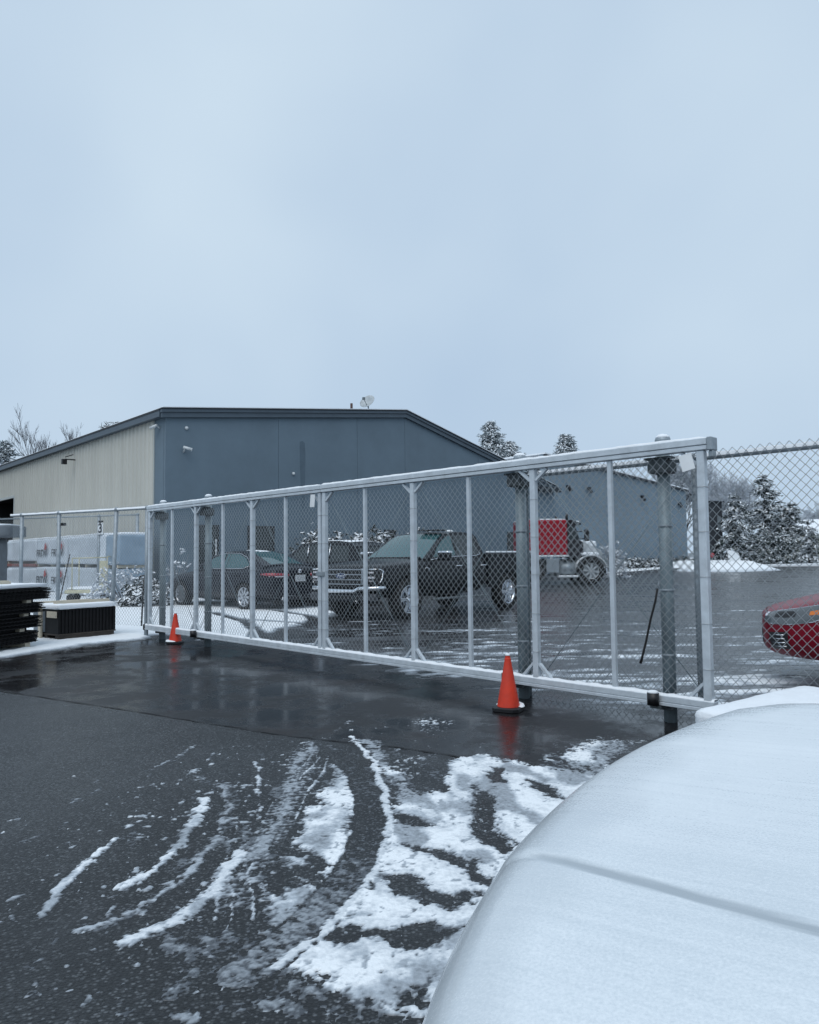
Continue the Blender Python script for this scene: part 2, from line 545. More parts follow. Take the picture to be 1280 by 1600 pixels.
def ground_material():
    m = bpy.data.materials.new('wet asphalt')
    m.use_nodes = True
    nt = m.node_tree
    N, L = nt.nodes.new, nt.links.new
    b = nt.nodes['Principled BSDF']
    tc = N('ShaderNodeTexCoord')
    P = tc.outputs['Object']

    def math_(op, a, c=None, d=None):
        n = N('ShaderNodeMath')
        n.operation = op
        for i, q in enumerate((a, c, d)):
            if q is None:
                continue
            if isinstance(q, (int, float)):
                n.inputs[i].default_value = q
            else:
                L(q, n.inputs[i])
        return n.outputs[0]

    def noise(scale, detail=5, rough=0.6, vec=None, stretch=None):
        n = N('ShaderNodeTexNoise')
        n.inputs['Scale'].default_value = scale
        n.inputs['Detail'].default_value = detail
        n.inputs['Roughness'].default_value = rough
        v = vec or P
        if stretch:
            mp = N('ShaderNodeMapping')
            mp.inputs['Scale'].default_value = stretch
            mp.inputs['Rotation'].default_value = (0, 0, R(8))
            L(v, mp.inputs['Vector'])
            v = mp.outputs['Vector']
        L(v, n.inputs['Vector'])
        return n.outputs['Fac']

    def ramp(f, p0, p1, c0=0.0, c1=1.0):
        n = N('ShaderNodeMapRange')
        n.interpolation_type = 'SMOOTHSTEP'
        L(f, n.inputs['Value'])
        n.inputs['From Min'].default_value = p0
        n.inputs['From Max'].default_value = p1
        n.inputs['To Min'].default_value = c0
        n.inputs['To Max'].default_value = c1
        return n.outputs['Result']

    def mixc(f, a, c):
        n = N('ShaderNodeMix')
        n.data_type = 'RGBA'
        if isinstance(f, (int, float)):
            n.inputs[0].default_value = f
        else:
            L(f, n.inputs[0])
        for i, q in ((6, a), (7, c)):
            if isinstance(q, tuple):
                n.inputs[i].default_value = (*q, 1)
            else:
                L(q, n.inputs[i])
        return n.outputs[2]

    def mixf(f, a, c):
        n = N('ShaderNodeMix')
        if isinstance(f, (int, float)):
            n.inputs[0].default_value = f
        else:
            L(f, n.inputs[0])
        for i, q in ((2, a), (3, c)):
            if isinstance(q, (int, float)):
                n.inputs[i].default_value = q
            else:
                L(q, n.inputs[i])
        return n.outputs[0]

    sep = N('ShaderNodeSeparateXYZ')
    L(P, sep.inputs[0])
    X, Y = sep.outputs[0], sep.outputs[1]
    # newer surfacing beyond the paving seam
    sd = math_('ADD', math_('MULTIPLY', X, 0.525), math_('MULTIPLY', Y, 0.851))
    apron = ramp(sd, 4.26, 4.30)
    # the yard inside the gate
    yd = math_('ADD', math_('MULTIPLY', math_('SUBTRACT', X, GATE_P.x), GN.x),
               math_('MULTIPLY', math_('SUBTRACT', Y, GATE_P.y), GN.y))
    yard = ramp(yd, 0.1, 1.6)
    vor = N('ShaderNodeTexVoronoi')
    vor.inputs['Scale'].default_value = 78
    L(P, vor.inputs['Vector'])
    grain = ramp(vor.outputs['Distance'], 0.1, 0.75, 1.0, 0.0)
    sepc = N('ShaderNodeSeparateColor')
    L(vor.outputs['Color'], sepc.inputs[0])
    stone = sepc.outputs[0]
    base = mixc(ramp(stone, 0.45, 1.0), (0.013, 0.0148, 0.017), (0.135, 0.147, 0.16))
    base = mixc(grain, (0.008, 0.009, 0.010), base)
    big = noise(0.9, 4)
    base = mixc(ramp(big, 0.35, 0.7, 0.0, 0.45), base, (0.017, 0.019, 0.022))
    resid = noise(3.1, 6, 0.7, stretch=(1.0, 0.45, 1))
    base = mixc(math_('MULTIPLY', ramp(resid, 0.55, 0.75), 0.5), base, (0.05, 0.054, 0.06))
    base = mixc(math_('MULTIPLY', apron, 0.70), base, (0.0115, 0.0105, 0.0115))
    stain = noise(1.7, 5, 0.6)
    base = mixc(math_('MULTIPLY', math_('MULTIPLY', apron, ramp(stain, 0.5, 0.72)), 0.6), base, (0.022, 0.015, 0.014))
    # thin streaky slush film over the yard
    st = noise(1.0, 7, 0.68, stretch=(0.22, 1.5, 1))
    st2 = noise(7.0, 4, 0.6, stretch=(0.4, 1.6, 1))
    film = math_('MULTIPLY', ramp(math_('ADD', math_('MULTIPLY', st, 0.7), math_('MULTIPLY', st2, 0.3)), 0.47, 0.64), yard)
    base = mixc(math_('MULTIPLY', film, 0.34), base, (0.16, 0.185, 0.22))
    L(base, b.inputs['Base Color'])
    wet = ramp(noise(0.55, 4, 0.55), 0.38, 0.62)
    rough = mixf(wet, 0.46, 0.30)
    wet2 = ramp(noise(1.3, 6, 0.68), 0.40, 0.58)
    rough = mixf(ramp(math_('ADD', sd, math_('MULTIPLY', noise(2.2, 5, 0.65), 0.9)), 4.55, 4.95), rough, mixf(wet2, 0.40, 0.13))
    rough = mixf(yard, rough, mixf(wet, 0.34, 0.2))
    rough = mixf(film, rough, 0.5)
    L(rough, b.inputs['Roughness'])
    L(mixf(apron, 0.34, mixf(yard, 0.20, 0.60)), b.inputs['Specular IOR Level'])
    h = math_('ADD', math_('MULTIPLY', vor.outputs['Distance'], mixf(apron, -0.9, -0.22)), math_('MULTIPLY', noise(22, 3), 0.6))
    bp = N('ShaderNodeBump')
    bp.inputs['Distance'].default_value = 0.004
    L(mixf(apron, 0.8, mixf(wet2, 0.55, 0.18)), bp.inputs['Strength'])
    L(h, bp.inputs['Height'])
    L(bp.outputs['Normal'], b.inputs['Normal'])
    return m


ASPHALT = ground_material()
_ys = [-600, -200, -60, -20, -6, 0, 4, 8, 12, 16, 20, 22, 24, 26, 28, 30, 32, 34, 36, 38, 40, 42, 44, 50, 70, 120, 300, 900, 1500]
_xs = [-900, -300, -100, -40, -20, -10, -5, 0, 5, 10, 20, 30, 45, 70, 150, 400, 900]
_g = MB()
_g.add([(x, y, gz(x, y)) for y in _ys for x in _xs],
       [(j * len(_xs) + i, j * len(_xs) + i + 1, (j + 1) * len(_xs) + i + 1, (j + 1) * len(_xs) + i)
        for j in range(len(_ys) - 1) for i in range(len(_xs) - 1)], True)
ground = _g.build('ground', ASPHALT, kind='structure', fix=False)

# the open paving seam: a narrow tarry joint
_b = MB()
_rs = random.Random(4)
_pts = []
for (a, c) in zip(SEAM[:-1], SEAM[1:]):
    for k in range(14):
        t = k / 14
        _pts.append((a[0] + (c[0] - a[0]) * t + _rs.uniform(-.008, .008), a[1] + (c[1] - a[1]) * t + _rs.uniform(-.012, .012)))
for i, (p, q) in enumerate(zip(_pts[:-1], _pts[1:])):
    d = Vector((q[0] - p[0], q[1] - p[1])).normalized()
    n = Vector((-d.y, d.x))
    w0, w1 = 0.007 + 0.004 * math.sin(i * 1.7), 0.007 + 0.004 * math.sin((i + 1) * 1.7)
    _b.add([(p[0] - n.x * w0, p[1] - n.y * w0, .004), (q[0] - n.x * w1, q[1] - n.y * w1, .004),
            (q[0] + n.x * w1, q[1] + n.y * w1, .004), (p[0] + n.x * w0, p[1] + n.y * w0, .004)], [(0, 1, 2, 3)])
_b.build('paving_joint', mat('joint tar', (0.004, 0.004, 0.005), 0.7), ground, fix=False)


# ------------------------------------------------------------------ lying snow: relief sheets cut to ragged patches
def snow_material():
    m = bpy.data.materials.new('lying snow and slush')
    m.use_nodes = True
    nt = m.node_tree
    N, L = nt.nodes.new, nt.links.new
    b = nt.nodes['Principled BSDF']
    at = N('ShaderNodeAttribute')
    at.attribute_name = 'slush'
    tc = N('ShaderNodeTexCoord')
    ns = N('ShaderNodeTexNoise')
    ns.inputs['Scale'].default_value = 55
    ns.inputs['Detail'].default_value = 5
    L(tc.outputs['Object'], ns.inputs['Vector'])
    ad = N('ShaderNodeMath')
    ad.operation = 'MULTIPLY_ADD'
    L(ns.outputs['Fac'], ad.inputs[0])
    ad.inputs[1].default_value = 0.55
    ad.inputs[2].default_value = -0.3
    a2 = N('ShaderNodeMath')
    a2.operation = 'ADD'
    a2.use_clamp = True
    L(at.outputs['Fac'], a2.inputs[0])
    L(ad.outputs[0], a2.inputs[1])
    rp = N('ShaderNodeValToRGB')
    rp.color_ramp.elements[0].position = 0.0
    rp.color_ramp.elements[0].color = (0.83, 0.87, 0.9, 1)
    rp.color_ramp.elements[1].position = 1.0
    rp.color_ramp.elements[1].color = (0.055, 0.063, 0.075, 1)
    e = rp.color_ramp.elements.new(0.45)
    e.color = (0.42, 0.47, 0.52, 1)
    L(a2.outputs[0], rp.inputs['Fac'])
    L(rp.outputs['Color'], b.inputs['Base Color'])
    mr = N('ShaderNodeMapRange')
    L(a2.outputs[0], mr.inputs['Value'])
    mr.inputs['To Min'].default_value = 0.75
    mr.inputs['To Max'].default_value = 0.28
    L(mr.outputs[0], b.inputs['Roughness'])
    bp = N('ShaderNodeBump')
    bp.inputs['Strength'].default_value = 0.9
    bp.inputs['Distance'].default_value = 0.006
    L(ns.outputs['Fac'], bp.inputs['Height'])
    L(bp.outputs['Normal'], b.inputs['Normal'])
    b.inputs['Subsurface Weight'].default_value = 0.0
    return m


SNOWLY = snow_material()


def snow_sheet(name, x0, x1, y0, y1, res, field, thick, label, soft=0.22, film=0.5):
    nx, ny = int((x1 - x0) / res), int((y1 - y0) / res)
    gx, gy = np.meshgrid(np.linspace(x0, x1, nx), np.linspace(y0, y1, ny))
    M, slush = field(gx, gy)
    h = np.clip((M - 0.5) / soft, 0, 1)
    if soft > 0.3:
        h = h ** 2
    h = np.sqrt(h) * (1 - 0.75 * slush)
    rel = fbm(gx * 60, gy * 60, 3) * 0.7 + fbm(gx * 9, gy * 9, 2) * 0.5
    Z = 0.001 + thick * h * (0.55 + 0.9 * rel)
    t = np.clip((gy - 20) / 24, 0, 1)
    Z = Z + 0.45 * t * t * (3 - 2 * t)
    keep = M > film
    Z = np.where(keep, Z, Z - 0.012)
    cell = keep[:-1, :-1] | keep[1:, :-1] | keep[:-1, 1:] | keep[1:, 1:]
    jj, ii = np.nonzero(cell)
    a = jj * nx + ii
    quads = np.stack([a, a + 1, a + nx + 1, a + nx], 1)
    used, inv = np.unique(quads, return_inverse=True)
    inv = inv.reshape(quads.shape)
    V = np.stack([gx.ravel()[used], gy.ravel()[used], Z.ravel()[used]], 1)
    me = bpy.data.meshes.new(name)
    me.vertices.add(len(V))
    me.vertices.foreach_set('co', V.ravel())
    me.loops.add(inv.size)
    me.loops.foreach_set('vertex_index', inv.ravel().astype(np.int32))
    me.polygons.add(len(inv))
    me.polygons.foreach_set('loop_start', np.arange(0, inv.size, 4, dtype=np.int32))
    me.polygons.foreach_set('loop_total', np.full(len(inv), 4, np.int32))
    me.polygons.foreach_set('use_smooth', np.ones(len(inv), bool))
    me.update(calc_edges=True)
    at = me.attributes.new('slush', 'FLOAT', 'POINT')
    edge = np.clip(1 - (M - 0.5) / 0.20, 0, 1) * 0.45
    if film < 0.5:
        edge = np.clip(1 - (M - film) / (0.64 - film), 0, 1) * 0.95
    at.data.foreach_set('value', np.clip(slush + edge, 0, 1).ravel()[used].astype(np.float32))
    o = link(name, me, SNOWLY)
    o['kind'] = 'stuff'
    return tag(o, label, 'snow')


def near_field(gx, gy):
    M = np.full(gx.shape, 0.0)
    slush = np.zeros(gx.shape)
    wob = fbm(gx * 7, gy * 7, 4) - 0.5
    fine = fbm(gx * 45, gy * 45, 3) - 0.5
    px, py = gx + 0.10 * (fbm(gx * 6 + 9, gy * 6, 3) - 0.5), gy + 0.16 * (fbm(gx * 6, gy * 6 + 31, 3) - 0.5)
    for w, poly in SNOW_FILL:
        d = poly_sd(px, py, poly)
        if w >= 0.9:
            m = np.clip(0.5 + d / 0.15, 0, 1) * 0.98
        else:
            m = np.clip(0.4 + d / 0.3, 0, 1) * w
        M = np.maximum(M, m)
    for poly in SNOW_GAPS:
        d = poly_sd(px, py, poly)
        g = np.clip(0.5 + d / 0.07, 0, 1)
        M = M * (1 - g * 0.92)
        slush = np.maximum(slush, np.clip(1 + d / 0.10, 0, 1) * 0.25)
    brk = fbm(gx * 17 + 40, gy * 17 + 3, 3)
    brk2 = fbm(gx * 6 + 13, gy * 6 + 70, 3)
    for w, wd, s, pts in SNOW_STROKES:
        d = line_d(px * 0.5 + gx * 0.5, py * 0.5 + gy * 0.5, pts)
        d = d + 0.05 * (brk - 0.42) * (wd > 0.02)
        m = np.clip(1.0 - 0.5 * np.maximum(d, 0) / (wd * 0.62), 0, 1) * w * (0.72 + 0.5 * brk2)
        sl = np.where(m > M, s, slush)
        slush = np.where(m > 0.3, np.maximum(sl * 0.85, slush * 0), slush)
        M = np.maximum(M, m)
    # scattered crumbs thrown about the tracks
    near = np.clip(1.25 - np.hypot((gx + 0.45) / 1.9, (gy - 3.6) / 2.4), 0, 1)
    crumbs = np.clip((fbm(gx * 26 + 3, gy * 20, 3) - 0.635) * 7, 0, 1) * near
    M = np.maximum(M, crumbs * 0.8)
    slush = np.where(crumbs > 0.5, 0.55, slush)
    # sweeping smears, brushed across by turning tyres
    sm = np.clip((fbm(gx * 9 + gy * 3, gy * 2.2 - gx * 0.8, 4) - 0.515) * 5, 0, 1) * near * np.clip((gx + 2.0) / 0.8, 0, 1)
    M = np.maximum(M, sm * 0.56)
    slush = np.where((sm * 0.56 >= M - 1e-6) & (sm > 0.3), 0.85, slush)
    slush = np.maximum(slush, np.clip((fbm(gx * 6.5 + 2, gy * 4.5 + 8, 4) - 0.46) * 3.4, 0, 0.62))
    # the bold wheel track: swept clear, with a low ridge squeezed up along its outer edge
    s_, l_, run = path_sl(gx + wob * 0.03, gy + wob * 0.03, TRACK)
    low = np.clip((s_ - 0.62 * run) / (0.25 * run), 0, 1)
    clear = np.clip((0.088 - np.abs(l_)) / 0.02 + 0.5, 0, 1) * np.clip(s_ / 0.15, 0, 1)
    tread = 0.5 + 0.5 * np.sin(2 * np.pi * (s_ / 0.036 + np.abs(l_) * 9))
    M = M * (1 - clear)
    inl = clear > 0.3
    tm = 0.30 + 0.22 * low + 0.16 * low * tread
    M = np.where(inl, np.maximum(M, tm * clear), M)
    slush = np.where(inl, 0.9 - 0.15 * low, slush)
    rd = np.clip(1.0 - 0.5 * line_d(gx + wob * 0.05, gy + wob * 0.05, RIDGE) / 0.022, 0, 1)
    M = np.maximum(M, rd * 0.95)
    slush = np.where(rd > 0.45, slush * 0.3, slush)
    # tread print left in slush by the inner wheel
    s_, l_, run = path_sl(gx + wob * 0.02, gy + wob * 0.02, TREAD)
    lane = np.clip((0.095 - np.abs(l_)) / 0.02, 0, 1) * np.clip(s_ / 0.1, 0, 1) * np.clip((run - s_) / 0.2, 0, 1)
    bars = (np.sin(2 * np.pi * (s_ / 0.046 + l_ * 7)) > -0.1) * 0.55 + (np.cos(2 * np.pi * l_ / 0.042) > 0.35) * 0.55
    tp = lane * (0.30 + 0.30 * bars)
    slush = np.where(tp > M, 0.62 + 0.2 * (1 - bars), slush)
    M = np.maximum(M, tp)
    grit = fbm(gx * 120 + 7, gy * 120, 2) - 0.5
    pit = np.clip((fbm(gx * 30 + 50, gy * 30, 3) - 0.60) * 4, 0, 1)
    M = M + wob * 0.36 + fine * 0.60 + grit * 0.45 - pit * 0.45
    return M, np.clip(slush + np.clip(-fine, 0, 1) * 0.5, 0, 1)


snow_sheet('tracked_snow', -2.6, 2.2, 1.7, 6.8, 0.0085, near_field, 0.0055,
           'trampled white snow and slush with tyre tracks on the asphalt in front', film=0.36)


def left_field(gx, gy):
    wob = fbm(gx * 1.6, gy * 1.6, 4) - 0.5
    fine = fbm(gx * 9, gy * 9, 3) - 0.5
    d = poly_sd(gx + wob * 0.7, gy + wob * 0.7, LEFT_SNOW)
    M = np.clip(0.5 + d / 0.5, 0, 1) * 0.95
    # wheel tracks to the parked cars
    for pts in ([(-1.2, 12.5), (-2.2, 16.5), (-3.2, 18.2)], [(-2.2, 11.8), (-3.3, 15.2), (-4.6, 17.8)], [(-3.6, 15.9), (-1.5, 14.2), (1.0, 13.2)]):
        M = M - np.clip(1.2 - line_d(gx, gy, pts) / 0.16, 0, 1) * 0.75
    M = M + wob * 0.3 + fine * 0.35
    return M, np.clip(0.55 - (M - 0.5) * 1.8, 0, 0.6)


snow_sheet('yard_snow', -16.5, -0.6, 9.0, 27.0, 0.042, left_field, 0.03,
           'smooth white snow lying around the parked sedan and under the wire fence')


def yard_field(gx, gy):
    # streaks left by ploughing and wheels, drawn out across the yard
    s1 = fbm(gx * 0.7 + gy * 0.10, gy * 5.0 - gx * 0.5, 4)
    s2 = fbm(gx * 6, gy * 11, 3)
    dens = 0.02 + 0.22 * np.clip(1 - np.abs(gy - 6.6) / 2.6, 0, 1) * np.clip((gx - 1.9) / 1.6, 0, 1) \
        - 0.22 * np.clip((gy - 9) / 8, 0, 1) - 0.10 * np.clip((0.6 - gx) / 3.0, 0, 1)
    inside = (gx - 2.16) * GN.x + (gy - 5.56) * GN.y
    M = 0.62 * s1 + 0.38 * s2 + dens * 0.62
    M = np.where(inside > 0.25, M, 0) - np.clip(0.8 - inside, 0, 1) * 0.12
    M = M - 0.02
    return M, np.clip(0.72 - (M - 0.5) * 3.6, 0.05, 0.8)


snow_sheet('streaked_snow', -3.5, 13.0, 4.5, 17.0, 0.032, yard_field, 0.012,
           'thin broken streaks of snow across the wet yard behind the gate')


def strip_snow(name, pts, label, res=0.09, thick=0.12, edge=0.6):
    xs, ys = [p[0] for p in pts], [p[1] for p in pts]

    def fld(gx, gy):
        w = fbm(gx * 0.9, gy * 0.9, 4) - 0.5
        d = poly_sd(gx + w * edge, gy + w * edge, pts)
        return np.clip(0.5 + d / 2.6, 0, 1) + (fbm(gx * 4, gy * 4, 3) - 0.5) * 0.06, np.zeros(gx.shape)
    return snow_sheet(name, min(xs) - 0.5, max(xs) + 0.5, min(ys) - 0.5, max(ys) + 0.5, res, fld, thick, label, 0.6)

# ------------------------------------------------------------------ warehouse
GREYW = mat('blue grey stucco', (0.142, 0.196, 0.242), 0.85, var=0.12, vscale=0.5, bump=0.3, bscale=30)
GREYW2 = mat('blue grey block', (0.185, 0.245, 0.295), 0.85, var=0.10, vscale=0.8, bump=0.3, bscale=30)
TANW = mat('tan metal siding', (0.52, 0.52, 0.475), 0.55, var=0.07, vscale=1.2, stretch=(1, 1, 0.15))
FASC = mat('slate grey fascia', (0.075, 0.105, 0.135), 0.5, var=0.1, vscale=3)
FASC2 = mat('dark fascia groove', (0.022, 0.028, 0.036), 0.6)
STAIN = mat('damp streak', (0.105, 0.150, 0.190), 0.85, var=0.1, vscale=3)
CAMW = mat('camera housing', (0.62, 0.66, 0.68), 0.4)
BC = Vector((-7.66, 23.66, 0))
BRZ = math.atan2(0.668, 0.744)
bld = thing('warehouse', 'long warehouse with blue grey gable front and tan ribbed metal side', 'warehouse', BC, BRZ)


def wz(x):
    return 6.0 + (7.16 - 6.0) * x / 10.08 if x <= 10.08 else 7.16 + (4.62 - 7.16) * (x - 10.08) / 9.68


def fband(mb, x0, z0, x1, z1, h, y0, y1):
    mb.prism([(x0, z0), (x1, z1), (x1, z1 + h), (x0, z0 + h)], y0, y1, 'XZ')


seams = [0.0, 4.14, 7.64, 10.08, 14.4, 19.76]
for a, b in zip(seams[:-1], seams[1:]):
    g = 0.006
    MB().prism([(a + g, -0.3), (b - g, -0.3), (b - g, wz(b) - 0.1), (a + g, wz(a) - 0.1)], 0.0, 0.12, 'XZ').build('wall_panel', GREYW, bld)
MB().prism([(0.02, -0.3), (19.7, -0.3), (19.7, wz(19.7) - .15), (10.08, wz(10.08) - .15), (0.02, wz(0) - .15)], 0.125, 0.3, 'XZ').build('backing_wall', FASC2, bld)
MB().bbox(-0.003, 0.12, 0.125, 0.80, -0.3, 5.75).build('corner_panel', GREYW, bld)
# tan ribbed side
def siding(y0, y1, z0, z1):
    prof, y = [], y0
    while y < y1 - 1e-4:
        for dy, dx in ((0, 0), (0.05, 0), (0.075, -0.04), (0.135, -0.04), (0.16, 0), (0.225, 0), (0.24, -0.010), (0.26, -0.010), (0.275, 0)):
            if y + dy <= y1:
                prof.append((dx, y + dy))
        y += 0.33
    prof.append((0, y1))
    poly = prof + [(0.10, y1), (0.10, y0)]
    return MB().prism(poly, z0, z1, 'XY')


for (y0, y1, z0) in ((0.84, 3.43, -.3), (3.45, 8.41, -.3), (8.43, 12.95, -.3), (12.97, 16.80, -.3), (16.84, 17.5, 4.27), (17.52, 21.5, 4.27), (21.54, 26, -.3), (26.02, 32, -.3)):
    siding(y0, y1, z0, 5.78).build('siding_sheet', TANW, bld)
MB().bbox(-0.03, 0.02, 0.795, 0.84, -0.3, 5.75).build('corner_trim', mat('pale trim', (0.42, 0.45, 0.44), 0.5), bld)
# loading door opening
ld = MB()
ld.bbox(0.1, 4.0, 16.80, 16.84, -.3, 4.3).bbox(0.1, 4.0, 21.5, 21.54, -.3, 4.3).bbox(0.1, 4.0, 16.84, 21.5, 4.27, 4.3).bbox(3.9, 4.0, 16.8, 21.5, -.3, 4.3)
ld.build('loading_bay', DKIN, bld)
build_each(MB().bbox(-0.05, 0.06, 16.74, 16.86, -.3, 4.36).bbox(-0.052, 0.062, 16.86, 21.6, 4.25, 4.37), 'door_trim', mat('pale trim', (0.42, 0.45, 0.44), 0.5), bld)
# fascia, gutter, roof, snow
fa = MB()
fband(fa, -0.16, 5.70, 10.08, 6.87, 0.155, -0.10, -0.002)
fband(fa, 10.08, 6.87, 19.95, 4.28, 0.155, -0.10, -0.002)
fa.build('fascia', FASC, bld)
fa = MB()
fband(fa, -0.18, 5.86, 10.08, 7.03, 0.10, -0.14, 0.02)
fband(fa, 10.08, 7.03, 19.97, 4.44, 0.10, -0.14, 0.02)
fa.build('rake_trim', FASC, bld)
fa = MB()
fband(fa, -0.20, 5.965, 10.08, 7.135, 0.035, -0.17, 0.02)
fband(fa, 10.08, 7.135, 19.99, 4.545, 0.035, -0.17, 0.02)
fa.build('drip_edge', FASC2, bld)
MB().bbox(-0.20, -0.002, 0.025, 32, 5.74, 5.985).build('gutter', FASC, bld)
MB().bbox(-0.215, -0.204, 0.03, 32, 5.93, 5.99).build('gutter_lip', FASC2, bld)
rf = MB()
rf.prism([(-0.19, 5.99), (10.08, 7.16), (10.08, 7.05), (-0.19, 5.88)], 0.022, 32, 'XZ')
rf.prism([(10.082, 7.16), (19.98, 4.57), (19.98, 4.46), (10.082, 7.05)], 0.022, 32, 'XZ')
roof = rf.build('roof', FASC, bld)
rs = MB()
rs.prism([(-0.17, 5.997), (10.08, 7.168), (10.08, 7.20), (-0.15, 6.03)], -0.165, 31.9, 'XZ')
rs.prism([(10.082, 7.168), (19.97, 4.58), (19.95, 4.61), (10.082, 7.20)], -0.165, 31.9, 'XZ')
rs.build('roof_snow', SNOW, roof)
MB().bbox(19.62, 19.76, 0.31, 32, -0.3, 4.45).build('far_side_wall', GREYW, bld)
# eave return at the low corner
MB().bbox(18.4, 19.99, -0.30, -0.104, 4.30, 4.52).build('eave_box', FASC2, bld)
# damp streak
_st = [(5.02, 5.42), (5.14, 5.46), (5.24, 5.40), (5.27, 5.0), (5.26, 4.4), (5.24, 3.6), (5.20, 3.0), (5.10, 3.1), (5.06, 3.8), (5.03, 4.6)]
MB().add([(x, -0.003, z) for x, z in _st], [tuple(range(len(_st)))]).build('damp_streak', STAIN, bld, fix=False)


def window(x0, x1, z0, z1, door=False):
    w = MB()
    t = 0.06
    w.bbox(x0, x0 + t, -0.05, -0.001, z0, z1).bbox(x1 - t, x1, -0.05, -0.001, z0, z1)
    w.bbox(x0 + t, x1 - t, -0.05, -0.001, z1 - t, z1).bbox(x0 + t, x1 - t, -0.05, -0.001, z0, z0 + t)
    o = w.build('door' if door else 'window', mat('bronze frame', (0.02, 0.022, 0.026), 0.5), bld)
    MB().bbox(x0 + t, x1 - t, -0.03, -0.012, z0 + t, z1 - t).build('pane', GLASS_DK, o)
    if not door:
        MB().bbox(x0 - 0.05, x1 + 0.05, -0.09, -0.055, z0 - 0.06, z0 - 0.002).build('sill', FASC, o)
    return o


dr = window(1.12, 1.84, 0.02, 2.36, True)
MB().bbox(1.70, 1.735, -0.09, -0.055, 0.9, 1.9).build('door_handle', SIGNW, dr)
window(2.92, 3.95, 1.20, 2.36)
window(8.94, 9.5, 1.2, 2.32)
window(16.26, 16.98, 1.25, 2.32)


def bullet_camera(parent, p, d, r=0.05, l=0.26):
    p, d = Vector(p), Vector(d).normalized()
    c = MB()
    c.tube(p - d * 0.06, p + d * l, r, r, 10)
    c.tube(p + d * l, p + d * (l + 0.02), r * 1.15, r * 1.15, 10)
    o = c.build('security_camera', CAMW, parent)
    a = MB()
    a.tube((p.x, -0.001 if p.y < 0.05 and p.x > 0 else p.y, p.z - 0.13) if p.x > 0 else (-0.001, p.y, p.z - 0.05), p, 0.03, 0.022, 8)
    a.build('bracket', CAMW, o)
    return o


bullet_camera(bld, (0.60, -0.14, 4.80), (0.75, -0.55, -0.28), 0.05, 0.2)
bullet_camera(bld, (-0.14, 0.42, 5.50), (-0.5, 0.75, -0.3), 0.045, 0.18)
MB().lathe([(0.0, -0.06), (0.04, -0.055), (0.06, -0.02), (0.06, 0)], (0.70, 0, 5.46), 10, 'Y').build('sensor_knob', CAMW, bld)
wl_ = MB()
wl_.tube((-0.05, 8.2, 5.2), (-0.4, 8.35, 5.22), 0.025, 0.025, 6)
wl_.box((-0.42, 8.36, 5.12), (0.18, 0.14, 0.2))
wl_.tube((-0.40, 8.3, 5.3), (-0.2, 8.0, 5.38), 0.02, 0.02, 5)
wl_.build('wall_light', BLACKP, bld)
# roof clutter
MB().lathe([(0.0, -0.07), (0.045, -0.06), (0.06, 0)], (4.75, 0, 4.25), 10, 'Y').build('sensor_knob', CAMW, bld)
MB().tube((8.3, 1.2, 6.7), (8.3, 1.2, 7.42), 0.05, 0.05, 8).build('vent_pipe', mat('rusty pipe', (0.06, 0.03, 0.025), 0.7, var=.3), bld)
dish = thing('satellite_dish', 'grey snow dusted satellite dish on the warehouse ridge', 'satellite dish', bld.matrix_basis @ Vector((9.4, 1.5, 7.22)), BRZ)
md = MB()
ax = Vector((-0.80, -0.25, 0.50)).normalized()
q = ax.to_track_quat('Z', 'Y')
rings = [(0.0, 0.0), (0.12, 0.012), (0.24, 0.045), (0.34, 0.10), (0.345, 0.085), (0.24, 0.03), (0.12, -0.005)]
n = 20
vs = [q @ Vector((r * math.cos(2 * math.pi * i / n), r * 0.92 * math.sin(2 * math.pi * i / n), h)) + Vector((0, 0, 0.42)) for r, h in rings for i in range(n)]
md.add(vs, [(j * n + i, j * n + (i + 1) % n, (j + 1) * n + (i + 1) % n, (j + 1) * n + i) for j in range(len(rings) - 1) for i in range(n)], True)
md.build('reflector', mat('dish grey', (0.42, 0.46, 0.48), 0.6, var=.2, vscale=8), dish)
mm = MB()
mm.tube((0.05, 0.05, -0.1), (0.05, 0.05, 0.36), 0.025, 0.025, 6)
mm.tube(Vector((0, 0, 0.2)), Vector((0, 0, 0.42)) + ax * 0.36 - Vector((0, 0, .1)), 0.014, 0.014, 5)
mm.box(Vector((0, 0, 0.42)) + ax * 0.38 - Vector((0, 0, .08)), (0.09, 0.09, 0.1))
mm.build('mast', mat('dull steel', (0.15, 0.17, 0.18), 0.5, .4), dish)
# dry twigs caught on the gutter
nest = thing('twig_nest', 'dark clump of twigs caught on the warehouse gutter', 'nest', bld.matrix_basis @ Vector((-0.08, 4.75, 6.0)), BRZ)
mt = MB()
_rs = random.Random(5)
for k in range(30):
    a = _rs.uniform(0, 6.28)
    p = Vector((_rs.uniform(-.12, .12), _rs.uniform(-.55, .45), _rs.uniform(0, .16)))
    e = p + Vector((math.cos(a) * .2, math.sin(a) * .3, _rs.uniform(-.04, .12)))
    mt.tube(p, e, 0.012, 0.004, 3, False)
mt.build('twigs', mat('dead twig', (0.035, 0.028, 0.022), 0.9), nest)

# lower wing further along
wing = thing('warehouse_wing', 'pale blue grey rear wing of the warehouse with small dark wall lights', 'warehouse wing', BC, BRZ)


def wgz(x):
    return 6.24 + (5.17 - 6.24) * (x - 19.78) / (33.82 - 19.78)


